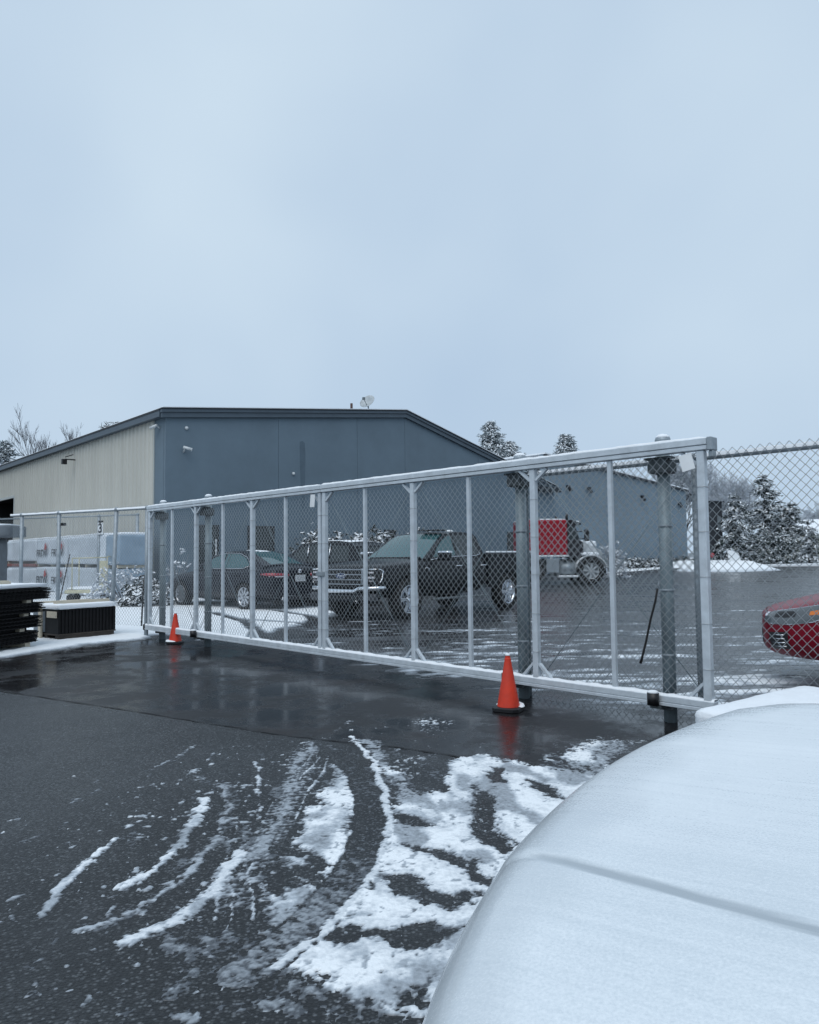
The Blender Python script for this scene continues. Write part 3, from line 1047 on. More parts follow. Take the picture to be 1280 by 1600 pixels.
sx = [19.78, 24.5, 29.2, 33.82]
for a, b in zip(sx[:-1], sx[1:]):
    MB().prism([(a + .004, -.3), (b - .004, -.3), (b - .004, wgz(b)), (a + .004, wgz(a))], 0.6, 0.85, 'XZ').build('wall_panel', GREYW2, wing)
MB().bbox(33.66, 33.815, 0.86, 18, -.3, 5.1).build('side_wall', GREYW2, wing)
fa = MB()
fband(fa, 19.79, wgz(19.79) - .10, 33.95, wgz(33.95) - .10, .12, 0.48, 0.597)
fa.build('fascia', FASC2, wing)
fa = MB()
fband(fa, 19.79, wgz(19.79) + .024, 33.95, wgz(33.95) + .024, .07, 0.48, 18)
fa.build('roof', SNOW, wing)
for x, z in ((21.7, 4.72), (23.5, 4.72), (28.7, 4.52), (32.9, 4.28)):
    m = MB().box((x, 0.53, z), (0.2, 0.13, 0.16))
    m.tube((x, 0.45, z - .08), (x, 0.38, z - .22), .07, .1, 8)
    m.build('wall_light', BLACKP, wing)
MB().bbox(30.9, 31.3, .50, .597, .5, 1.9).build('meter_box', GALV_DK, wing)

# ------------------------------------------------------------------ chain link
def chain_mesh(w, h, p=0.0337, q=0.0355, r=0.0027, seed=0):
    """woven wire netting in the local XZ plane from x=0, z=0"""
    n, k = int(round(w / p)), int(round(h / q))
    rs = np.random.RandomState(seed)
    V = np.zeros((n, k + 1, 4, 3), np.float32)
    i = np.arange(n)[:, None]
    j = np.arange(k + 1)[None, :]
    side = ((i + j) % 2 == 0)
    X = i * p + p * side + rs.uniform(-.0016, .0016, (n, k + 1))
    Y = np.where(side, 0.0017, -0.0017) * np.where(i % 2 == 0, 1, -1) * np.ones_like(X)
    Z = j * q + rs.uniform(-.0012, .0012, (n, k + 1))
    off = np.array([(1.15 * r, 0, 0), (0, r, 0), (-1.15 * r, 0, 0), (0, -r, 0)], np.float32)
    V[..., :] = np.stack([X, Y, Z], -1)[:, :, None, :] + off[None, None]
    base = (np.arange(n)[:, None] * (k + 1) + np.arange(k)[None, :]) * 4
    F = []
    for c in range(4):
        d = (c + 1) % 4
        F.append(np.stack([base + c, base + d, base + 4 + d, base + 4 + c], -1).reshape(-1, 4))
    F = np.concatenate(F)
    me = bpy.data.meshes.new('wire_mesh')
    V = V.reshape(-1, 3)
    me.vertices.add(len(V))
    me.vertices.foreach_set('co', V.ravel())
    me.loops.add(F.size)
    me.loops.foreach_set('vertex_index', F.ravel().astype(np.int32))
    me.polygons.add(len(F))
    me.polygons.foreach_set('loop_start', np.arange(0, F.size, 4, dtype=np.int32))
    me.polygons.foreach_set('loop_total', np.full(len(F), 4, np.int32))
    me.polygons.foreach_set('use_smooth', np.ones(len(F), bool))
    me.update(calc_edges=True)
    me.materials.append(WIRE)
    return me


# ------------------------------------------------------------------ the cantilever gate
SP = 0.77
GRZ = math.atan2(GD.y, GD.x)          # local x along the gate, local +y towards the camera side
gate = thing('sliding_gate', 'wide aluminium sliding gate of mesh panels dusted with snow', 'gate', GATE_P, GRZ)
GL = 12 * SP
TOP, BOT = 2.145, 0.15
# top track: two stacked profiles with grooves, in two lengths
for (a, b) in ((-0.06, 6 * SP - 0.0), (6 * SP + 0.008, GL + 0.06)):
    m = MB()
    m.rbox(a, b, -0.045, 0.045, TOP - 0.055, TOP - 0.006, 0.004)
    m.rbox(a, b, -0.040, 0.040, TOP - 0.092, TOP - 0.058, 0.004)
    o = m.build('top_track', ALU, gate)
    s = MB()
    rs_ = random.Random(int(a * 10) + 3)
    k = int((b - a) / 0.06)
    vs, fs = [], []
    for i in range(k + 1):
        x = a + (b - a) * i / k
        e = 0.002 if i in (0, k) else rs_.uniform(0.012, 0.019)
        w0, w1 = rs_.uniform(.038, .0435), rs_.uniform(.034, .042)
        vs += [(x, w0, TOP - 0.0062), (x, w0 * .85, TOP - 0.006 + e), (x, -w1 * .8, TOP - .006 + e), (x, -w1, TOP - .0062)]
    for i in range(k):
        for c in range(3):
            fs.append((i * 4 + c, i * 4 + c + 1, i * 4 + 5 + c, i * 4 + 4 + c))
    s.add(vs, fs, True)
    s.build('snow', SNOW, o, fix=False)
m = MB()
m.rbox(-0.10, -0.062, -0.052, 0.052, TOP - 0.10, TOP - 0.002, 0.006).rbox(-0.10, -0.066, -.03, .03, TOP - .15, TOP - .101, .005)
m.build('end_cap', GALV, gate)
# bottom rail
m = MB()
m.rbox(-0.05, GL + 0.10, -0.035, 0.035, BOT + 0.028, BOT + 0.075, 0.004)
m.rbox(-0.05, GL + 0.10, -0.030, 0.038, BOT, BOT + 0.026, 0.003)
br = m.build('bottom_rail', ALU, gate)
vs, fs = [], []
rs_ = random.Random(11)
k = 170
for i in range(k + 1):
    x = -0.05 + (GL + 0.15) * i / k
    e = rs_.uniform(.010, .022)
    w0, w1 = rs_.uniform(.028, .035), rs_.uniform(.028, .035)
    vs += [(x, w0, BOT + .0748), (x, w0 * .7, BOT + .075 + e), (x, -w1 * .7, BOT + .075 + e), (x, -w1, BOT + .0748)]
for i in range(k):
    for c in range(3):
        fs.append((i * 4 + c, i * 4 + c + 1, i * 4 + 5 + c, i * 4 + 4 + c))
MB().add(vs, fs, True).build('snow', SNOW, br, fix=False)
MB().rbox(GL + 0.102, GL + 0.15, -0.045, 0.045, BOT - 0.01, BOT + 0.085, .006).build('end_plug', BLACKP, gate)
# uprights
z0, z1 = BOT + 0.077, TOP - 0.094
thick_at = []
for kx in range(13):
    x = kx * SP
    if kx == 6:
        thick_at += [x - 0.040, x + 0.045]
    elif kx % 2 == 0:
        thick_at.append(x if 0 < kx < 12 else (0.0 if kx == 0 else x))
for x in thick_at:
    e = 0.030 if x < 0.01 else 0.028
    MB().rbox(x - e, x + e, -e, e, z0, z1, 0.006).build('post', ALU, gate)
    t = MB()
    for zc in (0.45, 0.78, 1.12, 1.45, 1.78):
        t.path([(x - e - .004, -e, zc), (x - e - .004, e + .004, zc + .003), (x + e + .004, e + .004, zc + .003), (x + e + .004, -e, zc)], 0.0022, 4)
    t.build('tie_wires', WIRE, gate, 'stuff')
    g = MB()
    for sgn in (-1, 1):
        if (x < 0.01 and sgn < 0) or (x > GL - .01 and sgn > 0) or (abs(x - 6 * SP) < .06 and sgn * (x - 6 * SP) < 0):
            continue
        for (za, zb) in ((z1 - .10, z1 - .004), (z0 + .12, z0 + .004)):
            a = Vector((x + sgn * (e + .004), 0, za))
            b = Vector((x + sgn * (e + .12), 0, zb))
            d = (b - a).normalized()
            rot = Matrix(((d.x, 0, -d.z), (0, 1, 0), (d.z, 0, d.x)))
            g.box((a + b) / 2, ((b - a).length, 0.035, 0.022), m=rot)
    build_each(g, 'gusset', ALU, gate)
for kx in range(1, 12, 2):
    x = kx * SP
    MB().rbox(x - .019, x + .019, -.019, .019, z0, z1, .004).build('stile', ALU, gate)
# bracing cables and the wire netting
for kx in range(0, 12, 2):
    xa, xb = kx * SP + .05, (kx + 2) * SP - .05
    MB().tube((xa, -.028, z0 + .03), (xb, -.028, z1 - .03), .0036, .0036, 5).build('brace_cable', GALV_DK, gate)
    MB().tube((xb, -.036, z0 + .03), (xa, -.036, z1 - .03), .0036, .0036, 5).build('brace_cable', GALV_DK, gate)
pm = chain_mesh(SP - .0, z1 - z0)
for kx in range(12):
    o = link('wire_mesh', pm, None, gate, 'stuff')
    o.location = (kx * SP, -.022, z0)
# latch plate and small fittings
MB().rbox(6 * SP - .07, 6 * SP + .08, .030, .045, 1.07, 1.12, .004).build('joint_plate', GALV, gate)
tg = MB()
tg.rbox(-.048, .048, -.002, .002, -.125, 0, .001)
o = tg.build('tag', SIGNW, gate)
o.location = (0.105, .05, TOP - .115)
o.rotation_euler = (R(4), R(14), R(10))
o = MB().rbox(-.045, .045, -.002, .002, -.15, 0, .001).build('tag', SIGNW, gate)
o.location = (6 * SP + .13, .05, TOP - .11)
o.rotation_euler = (R(3), R(-3), 0)

# ------------------------------------------------------------------ guide posts, each with a roller head
post_labels = {
    0.38: 'thick galvanised guide post at the near end of the gate with a black roller below',
    1.80: 'thick galvanised guide post standing just behind the nearer orange cone',
    7.61: 'galvanised guide post behind the gate, second from its far end by the cone',
    9.09: 'galvanised guide post at the very far end of the sliding gate',
}
for s_, lab in post_labels.items():
    p = GATE_P + GD * s_ + GN * 0.145
    t = thing('gate_post', lab, 'post', (p.x, p.y, 0), GRZ, 'posts carrying the sliding gate')
    MB().tube((0, 0, -.1), (0, 0, 2.185), .05, .05, 18).build('pipe', GALV_DK, t)
    MB().lathe([(.054, 2.165), (.060, 2.175), (.060, 2.195), (.05, 2.212), (.02, 2.222), (0.001, 2.224)], n=16).build('cap', GALV, t)
    MB().lathe([(.056, 2.204), (.050, 2.220), (.032, 2.233), (.001, 2.239)], n=14).build('snow', SNOW, t)
    h = MB()
    h.rbox(-.075, .075, -.06, .105, 1.92, 2.03, .008)
    h.bbox(-.11, .11, .02, .10, 2.031, 2.047)
    h.rbox(-.09, -.076, -.04, .09, 1.93, 2.01, .004).rbox(.076, .09, -.04, .09, 1.93, 2.01, .004)
    h.build('roller_head', mat('grimy steel', (0.085, 0.098, 0.104), .6, .2, var=.5, vscale=25), t)
    lo = MB()
    lo.rbox(-.055, .055, .05, .095, .10, .148, .004)
    lo.build('lower_bracket', mat('grimy steel', (0.025, 0.03, 0.033), .6), t)
    if s_ < 8:
        MB().tube((.02, .225, .155), (.02, .225, .245), .044, .044, 16).build('roller', BLACKP, t)
        MB().lathe([(.042, .2455), (.04, .256), (.025, .264), (.001, .267)], (.02, .225, 0), 14).build('roller_snow', SNOW, t)
        MB().bbox(-.02, .06, .096, .20, .125, .146).build('roller_arm', mat('grimy steel', (0.025, 0.03, 0.033), .6), t)
    b = MB()
    for zc in (.5, 1.0, 1.5):
        b.tube((0, 0, zc), (0, 0, zc + .02), .0535, .0535, 16)
    build_each(b, 'clamp_band', GALV, t)


# ------------------------------------------------------------------ fences
def fence(name, label, p0, p1, height, posts, z0=0.05, rail=True, over=0.055, pr=0.03, low=0.0, lean=None, cat='fence', mesh_r=.0027):
    p0, p1 = Vector(p0), Vector(p1)
    d = (p1 - p0)
    L = d.length
    t = thing(name, label, cat, (p0.x, p0.y, low), math.atan2(d.y, d.x))
    for i, x in enumerate(posts):
        if lean and i in lean:
            MB().tube((x, 0, -.1), (x + lean[i], 0, height), pr, pr, 12).build('post', GALV, t)
        else:
            MB().tube((x, 0, -.1), (x, 0, height + .01), pr, pr, 12).build('post', GALV, t)
        MB().lathe([(pr + .004, height - .02), (pr + .006, height + .02), (pr * .6, height + .045), (.001, height + .05)], (x + (lean[i] if lean and i in lean else 0), 0, 0), 10).build('post_cap', GALV, t)
    if rail:
        r = MB().tube((0, 0, height), (L, 0, height), .021, .021, 10).build('top_rail', GALV, t)
        vs, fs = [], []
        rs_ = random.Random(len(label))
        k = int(L / .07)
        for i in range(k + 1):
            e = rs_.uniform(.014, .022)
            vs += [(L * i / k, .0225, height + .004), (L * i / k, .017, height + .015 + e), (L * i / k, -.017, height + .015 + e), (L * i / k, -.0225, height + .004)]
        for i in range(k):
            for c in range(3):
                fs.append((i * 4 + c, i * 4 + c + 1, i * 4 + 5 + c, i * 4 + 4 + c))
        MB().add(vs, fs, True).build('snow', SNOW, r, fix=False)
    o = link('wire_mesh', chain_mesh(L, height + over - z0, seed=3, r=mesh_r), None, t, 'stuff')
    o.location = (0, -.03, z0)
    return t


a = GATE_P + GD * 1.82 + GN * .25
b = GATE_P - GD * 6.0 + GN * .25
fr = fence('chain_link_fence', 'chain link fence running behind the near end of the gate out to the side', a, b, 2.03, [0.0, 1.64, 4.7, 7.75], pr=.024, z0=-.01)
k_ = MB()
for zc in (.35, .75, 1.15, 1.5, 1.85):
    k_.tube((.0, 0, zc), (.0, 0, zc + .022), .028, .028, 10)
    k_.box((.04, -.02, zc + .011), (.03, .03, .022))
build_each(k_, 'tension_band', GALV_DK, fr)
MB().box((.045, -.032, 1.02), (.016, .005, 1.9)).build('tension_bar', GALV_DK, fr)

fa_, fb_ = Vector((-4.27, 12.55, 0)), Vector((-7.62, 14.46, 0))
fL = (fb_ - fa_).length
fl = fence('chain_link_fence', 'short snow topped chain link fence beyond the black panel stacks, left of the gate', fa_, fb_, 2.13,
           [0.12, .98, 2.42, 3.52], z0=.17, lean={1: -.10}, pr=.034)
MB().box((2.42, -.05, 1.93), (.16, .08, .05)).build('clamp', BLACKP, fl)
fq = fence('chain_link_fence', 'taller plain chain link fence further back, in front of the wrapped lumber', Vector((-8.35, 23.2, .0)), Vector((-14.0, 25.2, 0)), 2.60,
           [0.0, 1.46, 4.6], z0=.1, pr=.05, low=gz(0, 24), mesh_r=.0026)
for ch in list(fq.children):
    if ch.name.startswith('top_rail'):
        for g_ in list(ch.children):
            bpy.data.objects.remove(g_)
        break

# number plate hung on the rear fence
pl = thing('number_sign', 'small white sign with a dark number three on the rear fence', 'sign', (-9.62, 23.55, 2.05), math.atan2(2.0, -5.65) + math.pi - .2)
MB().rbox(-.13, .13, -.012, 0, 0, .36, .004).build('plate', SIGNW, pl)
tm = text_mesh('3', .40, .002, bold=.012)
o = link('digit', tm, mat('sign ink', (.015, .02, .03), .6), pl)
o.location = (0, -.016, .18)
o.rotation_euler = (R(90), 0, 0)
MB().bbox(-.09, .09, -.02, .02, .38, .43).bbox(-.02, .02, -.02, .02, .34, .379).build('clip', BLACKP, pl)

# ------------------------------------------------------------------ black rubber strap hooked in the mesh
st = GATE_P + GD * 0.395 - GN * 0.02
strap = thing('rubber_strap', 'black rubber strap hanging from the gate mesh by a steel hook', 'strap', (st.x, st.y, 0), GRZ)
m = MB()
pts = [(-.04, 0.03, 1.03), (-.02, .032, .93), (.02, .034, .80), (.065, .036, .62), (.10, .036, .50), (.115, .036, .455)]
m.path(pts, [.008, .0085, .0085, .0085, .0095, .012], 7)
m.build('strap', RUBBER, strap)
m = MB()
m.path([(-.04, .03, 1.03), (-.052, .028, 1.06), (-.046, .02, 1.085), (-.03, .012, 1.08), (-.024, .012, 1.06)], .003, 6)
m.path([(.115, .036, .455), (.13, .036, .43), (.15, .034, .42), (.15, .03, .435)], .003, 6)
m.build('hook', GALV, strap)


# ------------------------------------------------------------------ traffic cones
def cone(x, y, rz, label, h=.455, seed=0):
    t = thing('traffic_cone', label, 'traffic cone', (x, y, 0), rz, 'orange cones at the gate')
    b = MB()
    n = 8
    prof = [(.132, .0), (.140, .006), (.140, .030), (.125, .038), (.085, .042)]
    vs, fs = [], []
    for r_, z in prof:
        for i in range(n * 4):
            a = 2 * math.pi * i / (n * 4)
            c, s = math.cos(a), math.sin(a)
            k = 1 / max(abs(c), abs(s), .83 * (abs(c) + abs(s)))
            vs.append((r_ * c * k * .97, r_ * s * k * .97, z))
    N4 = n * 4
    for j in range(len(prof) - 1):
        for i in range(N4):
            fs.append((j * N4 + i, j * N4 + (i + 1) % N4, (j + 1) * N4 + (i + 1) % N4, (j + 1) * N4 + i))
    fs.append(tuple(range((len(prof) - 1) * N4, len(prof) * N4)))
    b.add(vs, fs)
    b.build('base', BLACKP, t)
    c = MB()
    c.lathe([(.094, .040), (.092, .052), (.074, .15), (.0735, .153), (.056, .25), (.055, .254), (.040, .345), (.0385, .35), (.028, .415), (.0275, .43), (.022, .435), (.021, h), (.012, h), (.012, h - .03)], n=28)
    c.build('cone', ORANGE, t, sharp=40)
    s = MB()
    s.lathe([(.022, h + .0005), (.021, h + .012), (.012, h + .018), (.001, h + .02)], n=12)
    s.build('tip_snow', SNOW, t)
    rr = random.Random(seed)
    k = 26
    vs, fs = [], []
    a0, a1 = -1.9 + seed, 1.2 + seed
    for i in range(k + 1):
        a = a0 + (a1 - a0) * i / k
        f = max(0.0, math.sin(math.pi * i / k)) ** .6
        for r_, z in ((.090, .043), (.098, .043 + .022 * f), (.115 + .018 * f, .040 + .018 * f + rr.uniform(-.002, .002)), (.120 + .022 * f, .0385)):
            vs.append((r_ * math.cos(a), r_ * math.sin(a), z))
    for i in range(k):
        for j in range(3):
            fs.append((i * 4 + j, i * 4 + j + 1, i * 4 + 5 + j, i * 4 + 4 + j))
    s = MB().add(vs, fs, True)
    s.build('base_snow', SNOW, t)
    return t


cone(0.81, 6.40, .3, 'orange traffic cone on a black base beside the nearer guide post', seed=1)
cone(-3.58, 11.60, .8, 'orange traffic cone at the far end of the gate by the snow patch', seed=3)

# ------------------------------------------------------------------ wrapped lumber along the tan wall
WRAP = mat('white plastic wrap', (0.66, 0.72, 0.78), 0.45, var=0.10, vscale=3, bump=0.7, bscale=7)
TARP = mat('blue grey tarp', (0.27, 0.36, 0.45), 0.5, var=0.15, vscale=2.5, bump=1.0, bscale=5)
INK = mat('printed ink', (0.02, 0.025, 0.035), 0.6)
REDINK = mat('red print', (0.42, 0.03, 0.03), 0.6)


def soft_box(x0, x1, y0, y1, z0, z1, n=14, amp=0.02, seed=0, r=0.05):
    """box of sheeting: subdivided, rounded and rumpled"""
    bm = bmesh.new()
    bmesh.ops.create_cube(bm, size=1.0)
    bmesh.ops.subdivide_edges(bm, edges=bm.edges, cuts=n, use_grid_fill=True)
    sx, sy, sz = x1 - x0, y1 - y0, z1 - z0
    rs = random.Random(seed)
    ph = [rs.uniform(0, 6) for _ in range(6)]
    for v in bm.verts:
        p = Vector((v.co.x * sx, v.co.y * sy, v.co.z * sz))
        h = Vector((sx / 2 - r, sy / 2 - r, sz / 2 - r))
        c = Vector((max(-h.x, min(h.x, p.x)), max(-h.y, min(h.y, p.y)), max(-h.z, min(h.z, p.z))))
        d = p - c
        if d.length > 1e-6:
            d = d.normalized()
            w = math.sin(p.x * 4.1 + p.z * 5 + ph[0]) * .4 + math.sin(p.y * 5.3 - p.z * 3.1 + ph[1]) * .4 + math.sin(p.z * 9 + p.x * 3 + p.y * 2.3 + ph[2]) * .35
            p = c + d * (r + amp * w + rs.uniform(-.2, .2) * amp)
        v.co = p + Vector(((x0 + x1) / 2, (y0 + y1) / 2, (z0 + z1) / 2))
    for f in bm.faces:
        f.smooth = True
    me = bpy.data.meshes.new('wrap')
    bm.to_mesh(me)
    bm.free()
    return me


def bundle(name, label, y0, y1, z0, z1, m, seed, print_at=(), cat='lumber bundle', x0=-1.5, x1=-.45, snow=True):
    g = 0.03
    t = thing(name, label, cat, bld.matrix_basis @ Vector((0, 0, g)), BRZ, 'wrapped lumber bundles beside the tan wall')
    link('wrap', soft_box(x0, x1, y0, y1, z0 + .09, z1, 16, .020, seed, .03), m, t)
    b = MB()
    k = max(2, int((y1 - y0) / 1.1))
    for i in range(k):
        yy = y0 + .15 + (y1 - y0 - .3) * i / (k - 1)
        b.bbox(x0 + .02, x1 - .02, yy - .05, yy + .05, z0, z0 + .088)
    build_each(b, 'bearer', WOOD, t)
    if snow:
        link('snow', soft_box(x0 + .03, x1 - .02, y0 + .04, y1 - .04, z1 - .015, z1 + .07, 12, .012, seed + 9, .035), SNOW, t)
    for (yc, zc) in print_at:
        tm = text_mesh('FRTW', .36, .001, bold=.008)
        o = link('lettering', tm, INK, t)
        o.location = (x0 - .05, yc, zc)
        o.rotation_euler = (R(90), 0, R(-90))
        o.scale = (1.3, 1, 1)
        fl = MB()
        poly = [(0, 0), (.10, .03), (.13, .12), (.08, .20), (.06, .30), (.02, .20), (-.03, .26), (-.05, .14), (-.09, .10), (-.06, .02)]
        fl.prism([(-a * 1.3, b_) for a, b_ in poly], -.001, .001, 'YZ')
        f = fl.build('flame_mark', REDINK, t)
        f.location = (x0 - .05, yc - .38, zc + .12)
    return t


bundle('lumber_bundle', 'lower bundle of white wrapped lumber printed with black letters', 4.45, 7.9, 0.0, .98, WRAP, 1, [(7.1, .50), (5.35, .50)], snow=False)
bundle('lumber_bundle', 'upper bundle of white wrapped lumber printed with black letters', 4.45, 7.9, 1.0, 2.0, WRAP, 2, [(7.1, 1.48), (5.35, 1.48)])
bundle('lumber_bundle', 'plain pale wrapped lumber bundle on the ground behind the yellow cart', 0.9, 4.4, 0.0, .98, WRAP, 3, snow=False)
bundle('lumber_bundle', 'plain pale wrapped lumber bundle, upper one behind the yellow cart', 0.9, 4.4, 1.0, 2.0, WRAP, 4)
bundle('lumber_bundle', 'blue grey tarp covered bundle on top, nearest the warehouse corner', -.2, .85, .98, 1.98, TARP, 5)
bundle('lumber_bundle', 'blue grey tarp covered bundle below, behind the snowy shrubs', -.1, .85, 0.0, .96, TARP, 6, snow=False)
bundle('lumber_bundle', 'snow crusted wrapped bundle on the ground beside the grey blocks', 7.95, 12.0, 0.0, .92, WRAP, 7)
bundle('lumber_bundle', 'snow crusted wrapped bundle on top beside the grey blocks', 7.95, 12.0, 1.10, 2.0, WRAP, 8)
rb = thing('red_plank', 'rust red plank lying between the two snow crusted bundles', 'plank', bld.matrix_basis @ Vector((-1.2, 8.0, 1.015)), BRZ)
MB().rbox(-.32, .3, 0, 4.0, 0, .11, .01).build('board', mat('rust red paint', (.22, .045, .03), .6, var=.2), rb)

# grey blocks at the side
CONC = mat('grey precast', (0.135, 0.155, 0.175), .85, var=.25, vscale=2.2, bump=.4, bscale=14)
cb = thing('concrete_block', 'tall grey precast block standing below a longer one', 'concrete block', (-13.55, 22.6, gz(0, 22.6)), .08, 'grey precast blocks')
link('block', soft_box(-1.3, 1.25, -.5, .6, 0, 1.93, 8, .01, 3, .04), CONC, cb)
cb = thing('concrete_block', 'longer grey precast block lying on top with a skin of snow', 'concrete block', (-13.35, 22.6, gz(0, 22.6) + 1.94), .08, 'grey precast blocks')
link('block', soft_box(-1.5, 1.6, -.55, .6, 0, .36, 8, .01, 4, .05), CONC, cb)
link('snow', soft_box(-1.45, 1.55, -.5, .55, .345, .40, 8, .006, 5, .024), SNOW, cb)

# yellow cart
YEL = mat('pale yellow paint', (.52, .50, .36), .55, var=.2, vscale=6)
yc = thing('stock_cart', 'pale yellow steel stock cart with snow on its deck', 'cart', (-9.65, 22.9, gz(0, 22.9)), .12)
m = MB()
for x in (-.55, .55):
    for y in (-.3, .3):
        m.lathe([(.03, -.03), (.11, -.03), (.12, 0), (.11, .03), (.03, .03)], (x * .85, y, .12), 12, 'Y')
build_each(m, 'wheel', RUBBER, yc)
MB().rbox(-.62, .62, -.36, .36, .26, .36, .015).build('deck', YEL, yc)
link('snow', soft_box(-.58, .56, -.33, .33, .355, .44, 10, .012, 4, .04), SNOW, yc)
m = MB()
for y in (-.33, .33):
    m.tube((-.42, y, .36), (-.42, y, 1.30), .017, .017, 8).tube((.58, y, .36), (.58, y, 1.34), .017, .017, 8)
    m.tube((-.42, y, 1.30), (.58, y, 1.32), .017, .017, 8)
m.tube((.58, -.33, 1.34), (.58, .33, 1.34), .017, .017, 8)
build_each(m, 'frame', YEL, yc)
MB().bbox(.36, .56, -.345, -.325, .42, 1.22).build('side_panel', YEL, yc)
MB().tube((-.72, -.42, .1), (-.46, -.42, 1.42), .018, .018, 6).build('push_bar', BLACKP, yc)

# ------------------------------------------------------------------ black corrugated panel stack and the smaller crate-like stack
BPAN = mat('black corrugated panel', (0.007, 0.007, 0.008), 0.6, var=.4, vscale=7, bump=.2, bscale=30, spec=.2)
t = thing('panel_stack', 'tall stack of black corrugated panels in four layers with snow on top', 'panel stack', (-5.47, 11.20, 0), math.atan2(-.97, -.25))
# local x runs along the visible face towards the camera; local -y is the far side; +y faces the apron
z = .10
build_each(MB().bbox(.1, .2, -1.0, -.05, 0, .1).bbox(1.2, 1.3, -1.0, -.05, 0, .1).bbox(2.2, 2.3, -1.0, -.05, 0, .1), 'bearer', WOOD, t)
for li, (xs, ns) in enumerate(((0.0, 7), (-.07, 7), (-.12, 6), (-.24, 7))):
    m = MB()
    for s_ in range(ns):
        N = 120
        x0, x1 = xs + .02 * math.sin(s_ * 2.1), 2.6
        amp, wl_n = .0085, .076
        top = [(x0 + (x1 - x0) * i / N, z + .012 + amp * math.sin(2 * math.pi * (x0 + (x1 - x0) * i / N) / wl_n + s_ * .7)) for i in range(N + 1)]
        jy = .012 * math.sin(s_ * 3.3 + li)
        vs = [(x, -1.05, zz) for x, zz in top] + [(x, jy, zz) for x, zz in top] + [(x, jy, zz - .008) for x, zz in top]
        n1 = N + 1
        fs = [(i, i + 1, n1 + i + 1, n1 + i) for i in range(N)] + [(n1 + i, n1 + i + 1, 2 * n1 + i + 1, 2 * n1 + i) for i in range(N)]
        m.add(vs, fs, True)
        m.bbox(x0 + .01, x1, -1.04, jy - .03, z - .002, z + .008)
        z += .0245
    m.build('panel_layer', BPAN, t, fix=False)
    if li < 3:
        b = MB()
        for xx in (xs + .25, 1.2, 2.2):
            b.bbox(xx, xx + .09, -1.02, -.02, z - .004, z + .036)
        build_each(b, 'spacer', WOOD, t)
        MB().bbox(xs + .12, 2.55, -1.0, -.10, z - .003, z + .034).build('filler', DKIN, t)
        z += .042
link('snow', soft_box(-.2, 2.6, -1.0, -.01, z - .008, z + .065, 16, .012, 3, .03), SNOW, t)
build_each(MB().bbox(.0, 2.3, -.62, -.53, z + .06, z + .10), 'timber', WOOD, t)
build_each(MB().bbox(.25, 2.3, -.35, -.27, z + .06, z + .095), 'timber', WOOD, t)

t = thing('panel_stack', 'low stack of black ribbed panels on a pallet beside the wire fence', 'panel stack', (-5.55, 12.0, 0), math.atan2(.8, .6))
# local x along the ribbed face away from the camera, local y into the stack
build_each(MB().bbox(.02, .98, .02, .12, .02, .09).bbox(.02, .98, .36, .46, .02, .09).bbox(.02, .98, .68, .78, .02, .09).bbox(.0, 1.0, 0, .8, .092, .112), 'pallet', mat('dark wet timber', (.045, .035, .028), .7, var=.3), t)
m = MB()
k = 34
for i in range(k):
    x0 = 1.0 * i / k
    d = .012 if i % 2 else 0.0
    m.bbox(x0 + .002, x0 + 1.0 / k - .002, d, .40, .115, .50 - (.02 if 14 < i < 17 else 0))
m.build('ribbed_panel', BPAN, t)
link('wrapped_core', soft_box(-.01, .97, .41, .78, .115, .49, 8, .01, 4, .03), mat('grey shrink wrap', (.13, .155, .18), .4, var=.25, bump=.6, bscale=9), t)
build_each(MB().bbox(-.045, -.012, .46, .54, .03, .53).bbox(-.03, -.011, .02, .3, .37, .47), 'batten', WOOD, t)
link('snow', soft_box(-.03, 1.0, -.015, .80, .497, .585, 14, .010, 6, .035), SNOW, t)
build_each(MB().bbox(.05, .98, .17, .25, .578, .625).bbox(-.12, .9, .60, .67, .578, .61), 'timber', WOOD, t)

# snow covered box with a beam, just past the white bonnet
t = thing('snowy_crate', 'low crate buried in snow with a timber beam laid across it', 'crate', (2.17, 4.10, 0), R(36))
MB().rbox(-.22, .95, -.30, .55, .0, .30, .01).build('crate', mat('weathered grey timber', (.22, .23, .23), .8, var=.25, vscale=6), t)
link('snow', soft_box(-.27, .98, -.34, .58, .285, .41, 14, .014, 2, .05), SNOW, t)
b_ = MB().rbox(-.10, 1.0, -.07, .04, .40, .50, .01).build('beam', WOOD, t)
b_.location = (.22, -.20, .0)
b_.rotation_euler = (0, 0, R(12))
s_ = link('beam_snow', soft_box(-.09, .99, -.065, .035, .495, .53, 8, .005, 8, .016), SNOW, t)
s_.location, s_.rotation_euler = b_.location, b_.rotation_euler

# ------------------------------------------------------------------ vehicles
def paint(name, c, rough=.3, coat=.10, spec=.17, **k):
    return mat(name, c, rough, 0.0, var=.06, vscale=2, coat=coat, spec=spec, **k)


